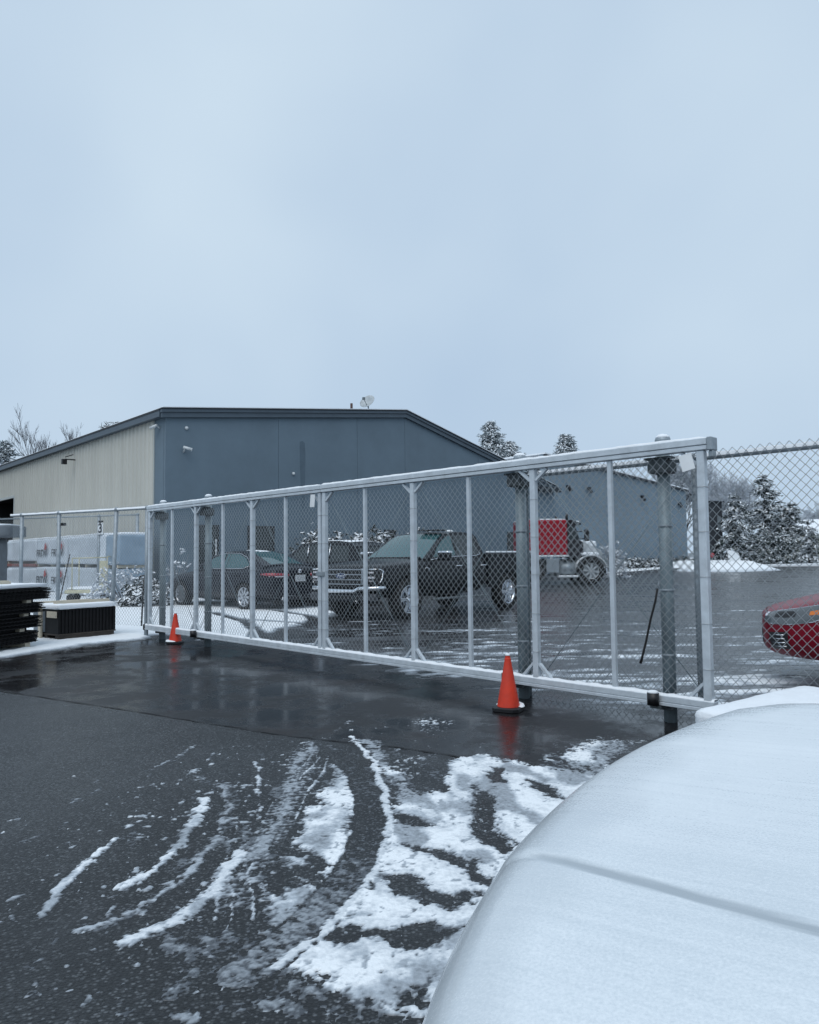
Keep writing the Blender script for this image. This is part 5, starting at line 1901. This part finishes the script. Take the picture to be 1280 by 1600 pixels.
for s in (-1, 1):
    link('fender_snow', soft_box(1.85, 2.5, s * .85 - .24, s * .85 + .24, 1.08, 1.2, 6, .02, 8, .05), SNOW, tk)
    MB().rbox(1.95, 2.12, s * 1.16 - .08, s * 1.16 + .08, 1.62, 2.06, .03).tube((1.8, s * .96, 1.72), (2.0, s * 1.16, 1.72), .018, .018, 5).tube((1.7, s * .96, 1.98), (2.0, s * 1.16, 1.98), .018, .018, 5).build('door_mirror', BLACKP, tk)
    MB().tube((1.05, s * .80, .62), (1.62, s * .80, .62), .25, .25, 20).build('fuel_tank', DULL, tk)
    MB().rbox(.95, 1.7, s * .98 - .16, s * .98 + .16, .28, .36, .02).build('step', SIGNW, tk)
    MB().rbox(.52, 1.0, s * .92 - .2, s * .92 + .2, .46, .98, .02).build('tool_box', DULL, tk)
    MB().tube((1.36, s * .9, 2.38), (1.36, s * .9, 2.66), .05, .05, 10).build('exhaust_stack', BLACKP, tk)
    MB().box((2.70, s * .45, 1.05), (.1, .2, .14)).build('headlight', TAILW, tk)
build_each(MB().bbox(-1.1, 2.6, -.42, -.32, .70, .95).bbox(-1.1, 2.6, .32, .42, .70, .95), 'frame_rail', BLACKP, tk)
MB().rbox(2.74, 2.84, -1.0, 1.0, .36, .62, .03).build('front_bumper', CHROME, tk)
for k in range(4):
    MB().box((-.2 + k * .45, -1.13, 1.0), (.09, .03, .07)).build('marker_lamp', TAILW, tk)
wheels(tk, [(2.2, .92), (2.2, -.92), (0, .92), (0, -.92)], .51, .30, .30, 8, 'truck', 'single', mat('dull white rim', (.42, .45, .47), .4, .3))

# --- white SUV whose bonnet fills the near corner
hd = Vector((-.8, .6))
WHT = None


def hood_material():
    m = bpy.data.materials.new('frosted white paint')
    m.use_nodes = True
    nt = m.node_tree
    N, L = nt.nodes.new, nt.links.new
    b = nt.nodes['Principled BSDF']
    tc = N('ShaderNodeTexCoord')
    mp = N('ShaderNodeMapping')
    mp.inputs['Scale'].default_value = (2.2, 95.0, 2.0)
    mp.inputs['Rotation'].default_value = (0, 0, R(9))
    L(tc.outputs['Object'], mp.inputs['Vector'])
    n1 = N('ShaderNodeTexNoise')
    n1.inputs['Scale'].default_value = 1.0
    n1.inputs['Detail'].default_value = 6
    n1.inputs['Roughness'].default_value = .62
    L(mp.outputs['Vector'], n1.inputs['Vector'])
    n2 = N('ShaderNodeTexNoise')
    n2.inputs['Scale'].default_value = 2.6
    n2.inputs['Detail'].default_value = 5
    L(tc.outputs['Object'], n2.inputs['Vector'])
    n3 = N('ShaderNodeTexNoise')
    n3.inputs['Scale'].default_value = 420
    n3.inputs['Detail'].default_value = 2
    L(tc.outputs['Object'], n3.inputs['Vector'])
    ad = N('ShaderNodeMath')
    ad.operation = 'MULTIPLY_ADD'
    L(n1.outputs['Fac'], ad.inputs[0])
    ad.inputs[1].default_value = .22
    m2 = N('ShaderNodeMath')
    m2.operation = 'MULTIPLY_ADD'
    L(n2.outputs['Fac'], m2.inputs[0])
    m2.inputs[1].default_value = .46
    m3 = N('ShaderNodeMath')
    m3.operation = 'MULTIPLY'
    L(n3.outputs['Fac'], m3.inputs[0])
    m3.inputs[1].default_value = .32
    L(m3.outputs[0], m2.inputs[2])
    L(m2.outputs[0], ad.inputs[2])
    at = N('ShaderNodeAttribute')
    at.attribute_name = 'bare'
    rp = N('ShaderNodeMapRange')
    L(ad.outputs[0], rp.inputs['Value'])
    rp.inputs['From Min'].default_value = .37
    rp.inputs['From Max'].default_value = .60
    su = N('ShaderNodeMath')
    su.operation = 'SUBTRACT'
    su.use_clamp = True
    L(rp.outputs[0], su.inputs[0])
    L(at.outputs['Fac'], su.inputs[1])
    mx0 = N('ShaderNodeMix')
    mx0.data_type = 'RGBA'
    L(rp.outputs[0], mx0.inputs[0])
    mx0.inputs[6].default_value = (.57, .63, .675, 1)
    mx0.inputs[7].default_value = (.76, .81, .845, 1)
    mx = N('ShaderNodeMix')
    mx.data_type = 'RGBA'
    L(at.outputs['Fac'], mx.inputs[0])
    L(mx0.outputs[2], mx.inputs[6])
    mx.inputs[7].default_value = (.36, .41, .45, 1)
    L(mx.outputs[2], b.inputs['Base Color'])
    mr = N('ShaderNodeMapRange')
    L(su.outputs[0], mr.inputs['Value'])
    mr.inputs['To Min'].default_value = .16
    mr.inputs['To Max'].default_value = .48
    L(mr.outputs[0], b.inputs['Roughness'])
    bp_ = N('ShaderNodeBump')
    bp_.inputs['Strength'].default_value = .08
    bp_.inputs['Distance'].default_value = .002
    L(ad.outputs[0], bp_.inputs['Height'])
    L(bp_.outputs['Normal'], b.inputs['Normal'])
    return m


WHT = hood_material()
WHTP = paint('white paint', (.74, .78, .81), .3)
# local x forwards, local y to its left; the bonnet centre line lies 1.03 m to the right of the camera
ws = thing('white_suv', 'white vehicle with a frosty bonnet filling the near corner', 'car', (.6 * 1.03, .8 * 1.03, 0), math.atan2(hd.y, hd.x))
A0 = .452


def a_nose(b):
    return A0 - .285 * abs(b) ** 2 - .06 * abs(b / .93) ** 6


lat = [(-.935, .66), (-.94, .5), (-.94, .36), (-.935, .25), (-.92, .165), (-.895, .10), (-.855, .055), (-.80, .026), (-.74, .010)]
lat += [(-.68 + .004 * i, 0.0) for i in range(341)]
lat += [(-a, d) for a, d in reversed(lat[:9])]
rolls = [(-.03, .64), (-.005, .52), (.0, .40), (.0, .30), (0, .20), (-.002, .14), (-.007, .095), (-.014, .064), (-.023, .041), (-.034, .024), (-.047, .012), (-.062, .005), (-.080, .0015), (-.105, 0.0), (-.14, 0.0)]
rolls += [(-.14 - .02 * i, 0.0) for i in range(1, 5)] + [(-.22 - .045 * i, 0.0) for i in range(1, 17)]
NA = len(rolls)


def crease(x):
    return .385 + .14 * (A0 - x)


def hood_z(x, b):
    CR = crease(x)
    z = 1.012 + .014 * (1 - (b / .9) ** 2) - .38 * max(0.0, abs(b) - .38) ** 2 + .05 * (A0 - x)
    cr = abs(abs(b) - CR)
    z += .003 * S((CR + .013 - abs(b)) / .03)          # raised centre panel
    z -= .0016 * max(0.0, 1 - cr / .008)           # shallow crease
    return z


m = MB()
bare = []
for (b_, db) in lat:
    an = a_nose(b_)
    for (da, dz) in rolls:
        x = an + da
        z = hood_z(x, b_) - max(db, dz) - .55 * min(db, dz)
        m.v.append((x, b_, max(z, .34)))
        bb = max(0.0, min(1.0, (.0075 - abs(abs(b_) - crease(x))) / .003) * S((A0 - x - .09) / .05))
        bb = max(bb, .50 * min(1, max(dz, db) / .010), .30 * S((da + .135 + .02 * math.sin(b_ * 9) + .012 * math.sin(b_ * 31)) / .035))
        bare.append(bb)
for i in range(len(lat) - 1):
    for j in range(NA - 1):
        m.f.append((i * NA + j, i * NA + j + 1, (i + 1) * NA + j + 1, (i + 1) * NA + j))
m.s = [True] * len(m.f)
hood = m.build('bonnet', WHT, ws, fix=False)
at_ = hood.data.attributes.new('bare', 'FLOAT', 'POINT')
at_.data.foreach_set('value', np.array(bare, np.float32))
sec = [(-.50, .88, .925, .86, .30, .62, .99, 1.03), (-1.4, .90, .94, .88, .28, .64, 1.02, 1.05), (-2.6, .90, .94, .88, .28, .64, 1.04, 1.06), (-3.6, .88, .93, .86, .30, .66, 1.05, 1.07), (-3.85, .8, .86, .8, .4, .66, 1.02, 1.04)]
shell(sec, 'body', WHTP, ws, [(-3.05, .36, .41)])
cb5 = Cabin([(-.72, 1.06), (-1.1, 1.32), (-1.5, 1.58), (-1.75, 1.67), (-2.3, 1.71), (-3.1, 1.69), (-3.5, 1.6), (-3.78, 1.2), (-3.82, 1.05)], .86, 1.03, .26, .03)
cb5.body('cabin', WHTP, ws)
cb5.screen('windshield', 0, 3, GLASS_DK, ws, .9, .08, .15)
cb5.pane('side_window', [(-1.25, 1.12), (-2.1, 1.12), (-2.1, 1.6), (-1.7, 1.55)], GLASS_DK, ws)
cb5.pane('side_window', [(-2.2, 1.12), (-3.5, 1.14), (-3.35, 1.56), (-2.2, 1.61)], GLASS_DK, ws)
wheels(ws, [(-.38, .85), (-.38, -.85), (-3.05, .82), (-3.05, -.82)], .36, .24, .23, 5, 'white', 'double')
for s in (-1, 1):
    MB().rbox(a_nose(.62) - .04, a_nose(.62) + .02, s * .62 - .16, s * .62 + .16, .68, .80, .02).build('headlight', TAILW, ws)
MB().rbox(A0 - .05, A0 + .012, -.42, .42, .55, .78, .02).build('grille', BLACKP, ws)
MB().rbox(A0 - .12, A0 + .03, -.8, .8, .34, .50, .03).build('front_bumper', BLACKP, ws)

# ------------------------------------------------------------------ trees and shrubs
BARK = mat('dark bark', (.045, .042, .042), .9, var=.3, vscale=10)
TWIG = mat('frosted twig', (.47, .51, .56), .9, var=.25, vscale=3)
TWIG_DK = mat('bare twig', (.22, .235, .26), .9, var=.25, vscale=3)
NEEDLE = mat('haze paled needles', (.055, .075, .072), .8, var=.4, vscale=3)  # distant haze is put into this colour, paler than the needles themselves
NEEDLE2 = mat('grey green needles', (.30, .35, .37), .8, var=.4, vscale=3)
LEAFD = mat('dark shrub leaves', (.02, .026, .022), .8, var=.4, vscale=4)


def quad(m, c, a, b):
    o = len(m.v)
    m.v += [tuple(c - a - b), tuple(c + a - b * .6), tuple(c + a * 1.1 + b * .6), tuple(c - a + b)]
    m.f.append((o, o + 1, o + 2, o + 3))
    m.s.append(False)


def conifer(name, label, x, y, h, rad, seed, group, mt=NEEDLE, base=.05, dense=1.0, snow=.55, leaf=.16, low=None, droop=.25, shape=.85):
    rs = random.Random(seed)
    t = thing(name, label, 'tree', (x, y, gz(x, y)), rs.uniform(0, 6), group)
    MB().tube((0, 0, -.2), (0, 0, h * .97), h * .022, .02, 8).build('trunk', BARK, t)
    g, sn, br = MB(), MB(), MB()
    nlev = int(h * 3.2 * dense)
    for i in range(nlev):
        f = base + (1 - base) * (i + rs.random()) / nlev
        L0 = rad * (1 - f) ** shape * rs.uniform(.72, 1.12) + .12
        nb = rs.randint(4, 7)
        for b in range(nb):
            a = rs.uniform(0, 6.283)
            L = L0 * rs.uniform(.6, 1.1)
            d = Vector((math.cos(a), math.sin(a), 0))
            z0 = f * h
            br.tube((0, 0, z0), d * L + Vector((0, 0, z0 - droop * L + .1)), .02, .006, 3, False)
            k = max(2, int(L / leaf * 1.1))
            for s in range(k):
                u = (s + .7) / k
                p = d * (L * u) + Vector((0, 0, z0 - droop * L * u * u + .06))
                for _ in range(4):
                    pp = p + Vector((rs.uniform(-1, 1), rs.uniform(-1, 1), rs.uniform(-.7, .5))) * leaf * .9
                    da = (d + Vector((rs.uniform(-.9, .9), rs.uniform(-.9, .9), rs.uniform(-.5, .4)))).normalized()
                    ub = da.cross(Vector((rs.uniform(-1, 1), rs.uniform(-1, 1), 1))).normalized()
                    quad(g, pp, da * leaf * rs.uniform(.5, .95), ub * leaf * rs.uniform(.12, .28))
                    if rs.random() < snow:
                        nn = (d * .7 + Vector((rs.uniform(-.8, .8), rs.uniform(-.8, .8), rs.uniform(.2, 1.1)))).normalized()
                        w = (da - nn * da.dot(nn)).normalized()
                        ub2 = nn.cross(w)
                        quad(sn, pp + nn * leaf * .16, w * leaf * rs.uniform(.3, .65), ub2 * leaf * rs.uniform(.14, .30))
    br.build('branch', BARK, t, fix=False)
    g.build('crown', mt, t, fix=False)
    sn.build('snow', SNOW, t, 'stuff', fix=False)
    return t


def grow(mt, mw, p, d, L, r, depth, rs, spread, up_, twig_r, kids=(2, 3), frost=False):
    steps = 3
    pts, rad = [p.copy()], [r]
    q, dd = p.copy(), d.copy()
    for i in range(steps):
        dd = (dd + Vector((rs.uniform(-1, 1), rs.uniform(-1, 1), rs.uniform(-.4, .6))) * .16 + Vector((0, 0, up_))).normalized()
        q = q + dd * (L / steps)
        pts.append(q.copy())
        rad.append(max(r * (1 - .5 * (i + 1) / steps), twig_r * .6))
    (mt if depth > 1 else mw).path(pts, rad, 5 if depth > 2 else 3)
    if depth == 0:
        if frost:
            for _ in range(2):
                w = Vector((rs.uniform(-1, 1), rs.uniform(-1, 1), rs.uniform(-.6, .8))).normalized()
                quad(mw, q + w * .008, w * .016, w.orthogonal().normalized() * .0035)
        return
    n = rs.randint(*kids)
    for k in range(n + (1 if depth > 1 else 2)):
        i = rs.choice((1, 2, 3, 3))
        ax = Vector((rs.uniform(-1, 1), rs.uniform(-1, 1), rs.uniform(-.35, .5))).normalized()
        nd = (dd + ax * spread).normalized()
        grow(mt, mw, pts[i], nd, L * rs.uniform(.55, .8), max(rad[i] * .62, twig_r), depth - 1, rs, spread, up_, twig_r, kids, frost)


TREEMESH = {}


def bare_tree(label, x, y, h, seed, group, twig=TWIG, depth=4, spread=.75, wide=1.0, snow=False, name='bare_tree', trunk=.28):
    key = (seed, depth, spread, trunk)
    if key not in TREEMESH:
        rs = random.Random(seed)
        mt, mw = MB(), MB()
        mt.path([(0, 0, -.03), (.005, .0, trunk * .5), (0, .004, trunk)], [.020, .016, .013], 8)
        for k in range(5):
            a = k * 1.257 + rs.uniform(-.4, .4)
            d = Vector((math.cos(a) * .6, math.sin(a) * .6, rs.uniform(.7, 1.2))).normalized()
            grow(mt, mw, Vector((0, 0, trunk * rs.uniform(.7, 1.0))), d, .27 * rs.uniform(.8, 1.1), .009, depth, rs, spread, .05, .0014 if twig is TWIG_DK else .0022, frost=twig is TWIG)
        zm = max(v[2] for v in mw.v)
        mt.v = [(a / zm, b / zm, c / zm) for a, b, c in mt.v]
        mw.v = [(a / zm, b / zm, c / zm) for a, b, c in mw.v]
        TREEMESH[key] = (mt.mesh('trunk', False), mw.mesh('twigs', False))
    a, b = TREEMESH[key]
    t = thing(name, label, 'tree', (x, y, gz(x, y)), seed * .7 + x, group)
    t.scale = (h * wide, h * wide, h)
    o1 = link('trunk', a, BARK if twig is not TWIG_DK else BARK, t)
    o2 = link('crown', b, twig, t)
    return t


def shrub(label, x, y, r, h, seed, group=None, leafm=LEAFD, snow=.6, n=260, leaf=.07, twigs=True, name='shrub', cat='shrub', z=None):
    rs = random.Random(seed)
    t = thing(name, label, cat, (x, y, gz(x, y) if z is None else z), 0, group)
    st, g, sn = MB(), MB(), MB()
    for k in range(26):
        a = rs.uniform(0, 6.283)
        e = Vector((math.cos(a) * r * rs.uniform(.3, 1), math.sin(a) * r * rs.uniform(.3, 1), h * rs.uniform(.6, 1.05)))
        st.path([(0, 0, 0), e * .5 + Vector((0, 0, h * .12)), e], [.014, .009, .004], 3)
    for k in range(n):
        a, b = rs.uniform(0, 6.283), math.acos(rs.uniform(0, 1))
        rr = rs.uniform(.55, 1.0) ** .5 * (1 + .18 * math.sin(a * 3 + seed) + .12 * math.sin(a * 5 + b * 4))
        p = Vector((math.sin(b) * math.cos(a) * r * rr, math.sin(b) * math.sin(a) * r * rr, .05 + math.cos(b) * h * rr * .95))
        for _ in range(3):
            q = p + Vector((rs.uniform(-1, 1), rs.uniform(-1, 1), rs.uniform(-1, 1))) * leaf
            d = Vector((rs.uniform(-1, 1), rs.uniform(-1, 1), rs.uniform(-.6, .8))).normalized()
            u = d.orthogonal().normalized()
            quad(g, q, d * leaf * rs.uniform(.5, 1), u * leaf * .35)
            if rs.random() < snow and p.z > h * .12:
                nn = (Vector((p.x / r, p.y / r, .2)) * .8 + Vector((rs.uniform(-.6, .6), rs.uniform(-.6, .6), rs.uniform(.2, 1)))).normalized()
                d2 = (d - nn * d.dot(nn)).normalized()
                u2 = nn.cross(d2)
                quad(sn, q + nn * leaf * .35, d2 * leaf * rs.uniform(.4, .9), u2 * leaf * rs.uniform(.25, .5))
    st.build('stem', TWIG_DK, t, fix=False)
    g.build('crown', leafm, t, fix=False)
    sn.build('snow', SNOW, t, 'stuff', fix=False)
    return t


def at(px, depth):
    return depth * (px - 640) / 1183.0


# behind the warehouse
conifer('pine_tree', 'snowy pine top rising behind the low end of the gable', at(769, 62), 62, 11.7, 3.2, 3, 'pines behind the warehouse', NEEDLE2, base=.5, dense=2.0, snow=.7, leaf=.2, droop=-.25, shape=.6)
conifer('pine_tree', 'smaller snowy pine beside the pine behind the gable', at(797, 64), 64, 10.3, 3.0, 4, 'pines behind the warehouse', NEEDLE2, base=.5, dense=2.0, snow=.7, leaf=.2, droop=-.3, shape=.45)
conifer('pine_tree', 'lone dark pine tip showing above the gate track', at(886, 66), 66, 11.2, 2.8, 8, 'pines behind the warehouse', NEEDLE2, base=.6, dense=1.2, snow=.8, leaf=.22, droop=-.3, shape=.5)
conifer('pine_tree', 'snowy evergreen at the far end of the tan wall', at(4, 56), 56, 9.6, 3.0, 5, 'pines behind the warehouse', NEEDLE2, base=.4, dense=1.2, snow=.85, leaf=.22, droop=.0, shape=.6)
bare_tree('bare leafless tree standing behind the tan warehouse side', at(88, 62), 62, 13.3, 21, 'bare trees', TWIG_DK, 5, .6, .62, trunk=.30)
# right side
conifer('pine_tree', 'large snow laden evergreen in the middle of the tree group', at(1196, 52), 52, 6.0, 2.5, 12, 'evergreens beyond the yard', NEEDLE, base=.02, dense=1.6, snow=.55, leaf=.19, droop=.15, shape=.55)
conifer('pine_tree', 'bushy snow laden evergreen right of the tallest one', at(1236, 51), 51, 4.1, 2.0, 13, 'evergreens beyond the yard', NEEDLE, base=.02, dense=1.6, snow=.5, leaf=.18, droop=.15, shape=.5)
conifer('pine_tree', 'round snowy evergreen next to the dark shed', at(1148, 49), 49, 4.4, 1.9, 14, 'evergreens beyond the yard', NEEDLE, base=.02, dense=1.5, snow=.6, leaf=.18, droop=.2, shape=.5)
conifer('pine_tree', 'low snowy evergreen at the foot of the tree group', at(1262, 48), 48, 2.7, 1.7, 15, 'evergreens beyond the yard', NEEDLE, base=.02, dense=1.7, snow=.85, leaf=.16, droop=.2, shape=.45)
conifer('pine_tree', 'dark low evergreen below the tallest one', at(1212, 47), 47, 2.0, 1.5, 16, 'evergreens beyond the yard', NEEDLE, base=.02, dense=1.8, snow=.35, leaf=.16, droop=.2, shape=.4)
bare_tree('snow frosted tree rising over the roof edge of the rear wing', at(1070, 62), 62, 9.3, 31, 'frosted trees beyond the yard', TWIG, 5, .8, .5)
bare_tree('snow frosted tree behind the dark shed', at(1112, 66), 66, 8.2, 32, 'frosted trees beyond the yard', TWIG, 5, .8, .5)
bare_tree('snow frosted tree between the shed and the evergreens', at(1140, 70), 70, 8.6, 31, 'frosted trees beyond the yard', TWIG, 5, .8, .5)
bare_tree('snow frosted tree just behind the tall evergreen', at(1168, 74), 74, 7.6, 32, 'frosted trees beyond the yard', TWIG, 5, .8, .55)
bare_tree('far frosted tree in the gap beside the pale house', at(1246, 90), 90, 6.6, 33, 'frosted trees beyond the yard', TWIG, 5, .8, .7)
bare_tree('far frosted tree over the pale house', at(1275, 95), 95, 7.2, 32, 'frosted trees beyond the yard', TWIG, 5, .8, .7)
bare_tree('far frosted tree beyond the evergreens, low in the gap', at(1222, 98), 98, 6.4, 31, 'frosted trees beyond the yard', TWIG, 5, .8, .8)
bare_tree('tall frosted tree whose branches reach in from the side', at(1318, 42), 42, 7.4, 33, 'frosted trees beyond the yard', TWIG, 5, .8, .42)
# beyond the frame: the same belt of trees goes on
for px, dp, lab in ((1370, 60, 'frosted tree out at the side, nearest of three'), (1430, 75, 'frosted tree out at the side, tallest and furthest back'), (1500, 70, 'frosted tree out at the side, last in the belt')):
    bare_tree(lab, at(px, dp), dp, 8.5, 31, 'frosted trees at the side', TWIG, 5, .8, .5)

# dark shed and pale house
sh = thing('dark_shed', 'narrow dark grey shed standing beyond the rear wing', 'shed', (at(1109, 50), 50, gz(0, 50)), R(20))
MB().bbox(-.5, .5, -.6, .6, 0, 4.1).build('wall', mat('dark cladding', (.045, .052, .062), .8, var=.3, vscale=3), sh)
MB().rbox(-.62, .62, -.72, .72, 4.102, 4.22, .02).build('roof', FASC2, sh)
MB().bbox(.1, .38, -.62, -.602, 2.4, 3.2).build('louvre', GALV, sh)
hs = thing('pale_house', 'pale yellow house behind the evergreens at the side', 'house', (at(1300, 78), 78, gz(0, 78)), R(25))
hs_ = MB().prism([(-3.5, 0), (3.5, 0), (3.5, 2.6), (0, 4.0), (-3.5, 2.6)], -3, 3, 'XZ')
hs_.build('wall', mat('pale yellow siding', (.46, .45, .36), .7, var=.1), hs)
m = MB()
m.prism([(-3.9, 2.5), (0, 4.06), (0, 4.24), (-3.9, 2.68)], -3.3, 3.3, 'XZ').prism([(3.9, 2.5), (0.001, 4.06), (0.001, 4.24), (3.9, 2.68)], -3.3, 3.3, 'XZ')
m.build('roof', SNOW, hs)
for x in (-1.8, 1.6):
    MB().bbox(x - .45, x + .45, -3.05, -3.002, 1.0, 2.2).build('window', GLASS_DK, hs)

# planting against the walls
W2 = bld.matrix_basis
_rs = random.Random(9)
sl = ['first', 'second', 'third', 'fourth', 'fifth', 'sixth', 'seventh', 'eighth', 'ninth', 'tenth', 'eleventh', 'twelfth']
for i in range(11):
    p = W2 @ Vector((21.6 + i * 1.16, -.5 + _rs.uniform(-.15, .15), 0))
    shrub('low dark shrub capped with snow, %s along the rear wing wall from the truck' % sl[i], p.x, p.y, _rs.uniform(.5, .75), _rs.uniform(.4, .62), 40 + i, 'shrubs along the rear wing', n=110, leaf=.10, snow=.4)
for i in range(6):
    p = W2 @ Vector((5.0 + i * 1.0, -.9, 0))
    shrub('tall snowy hedge shrub, %s from the sedan along the grey wall' % sl[i], p.x, p.y, .78, 1.95 + _rs.uniform(-.15, .1), 60 + i, 'snowy hedge behind the cars', n=420, leaf=.12, snow=1.0)
shrub('twiggy snow covered shrub in front of the tarp covered bundles', -7.95, 21.1, .95, 1.0, 71, None, leafm=TWIG, snow=.55, n=330, leaf=.06)
shrub('rounded white snow covered shrub at the warehouse corner', -7.05, 20.4, .62, .62, 72, None, leafm=LEAFD, snow=1.0, n=420, leaf=.07)
shrub('thin dry weed tufts tipped with snow ahead of the sedan', -6.65, 21.6, .45, 1.35, 73, None, leafm=TWIG, snow=.9, n=26, leaf=.09)
shrub('small frosted shrub beside the nose of the red truck', 8.75, 32.6, .6, 1.5, 74, None, leafm=TWIG, snow=.5, n=160, leaf=.09)
st_ = thing('marker_stake', 'dark steel stake standing in the snow by the far gate post', 'stake', (-5.05, 14.3, 0), 0)
MB().path([(0, 0, 0), (.02, 0, .55), (.05, 0, .98)], .018, 6).path([(.05, 0, .98), (-.03, 0, .96), (-.05, 0, .9)], .014, 5).build('rod', BLACKP, st_)

# ------------------------------------------------------------------ snow banks at the back of the yard
p = [W2 @ Vector((a, b, 0)) for a, b in ((17.5, -3.3), (25, -2.6), (33.5, -3.6), (36, -1.5), (34.5, .2), (21, .2), (19, -1.0))]
strip_snow('verge_snow', [(v.x, v.y) for v in p], 'snow on the planted verge along the rear wing', .09, .10, .5)
kb = MB()
q_ = [W2 @ Vector((x, -3.2 - .12 * math.sin(x * .7), 0)) for x in [12 + .8 * i for i in range(32)]]
for a, b in zip(q_[:-1], q_[1:]):
    d = (b - a).normalized()
    n = Vector((-d.y, d.x, 0))
    za, zb = gz(a.x, a.y), gz(b.x, b.y)
    vs = [a + Vector((0, 0, za - .05)), b + Vector((0, 0, zb - .05)), b + Vector((0, 0, zb + .13)), a + Vector((0, 0, za + .13))]
    vs += [v + n * .15 for v in vs]
    kb.add(vs, [(0, 1, 2, 3), (4, 5, 6, 7), (3, 2, 6, 7), (0, 1, 5, 4)])
kerb = kb.build('kerb', mat('kerb concrete', (.12, .13, .14), .8, var=.2), kind='structure')
isl = [(13.6, 37.4), (16.0, 36.6), (18.6, 38.0), (19.5, 40.5), (18.0, 44), (14.5, 43.5), (12.8, 40.5)]
strip_snow('island_snow', isl, 'smooth snow mound on the traffic island at the back of the yard', .09, .42, .35)
far = [(19.5, 44.5), (30, 43.0), (44, 45), (60, 60), (60, 110), (15, 110), (17, 50)]
m = MB()
m.prism(far, .40, .56, 'XY')
m.build('snow_field', SNOW, kind='structure')
wsn = thing('white_board', 'white sheet of board tipped over on the snow mound', 'board', (16.6, 38.6, gz(0, 38.6) + .30), R(30))
o = MB().rbox(-.45, .45, -.03, .03, 0, .75, .01).build('panel', SIGNW, wsn)
o.rotation_euler = (R(-25), R(12), 0)
MB().rbox(-1.2, -.3, .2, .6, .0, .16, .03).build('foot_slab', SIGNW, wsn)
rs__ = thing('red_reflector', 'small faded red disc on a stick at the snow mound', 'marker', (15.7, 39.4, gz(0, 39.4) + .25), R(20))
MB().tube((0, 0, -.2), (0, 0, .42), .015, .015, 5).build('stick', GALV, rs__)
MB().lathe([(.001, -.01), (.13, -.01), (.13, .01), (.001, .01)], (0, -.02, .5), 14, 'Y').build('disc', mat('faded red', (.35, .07, .08), .5), rs__)
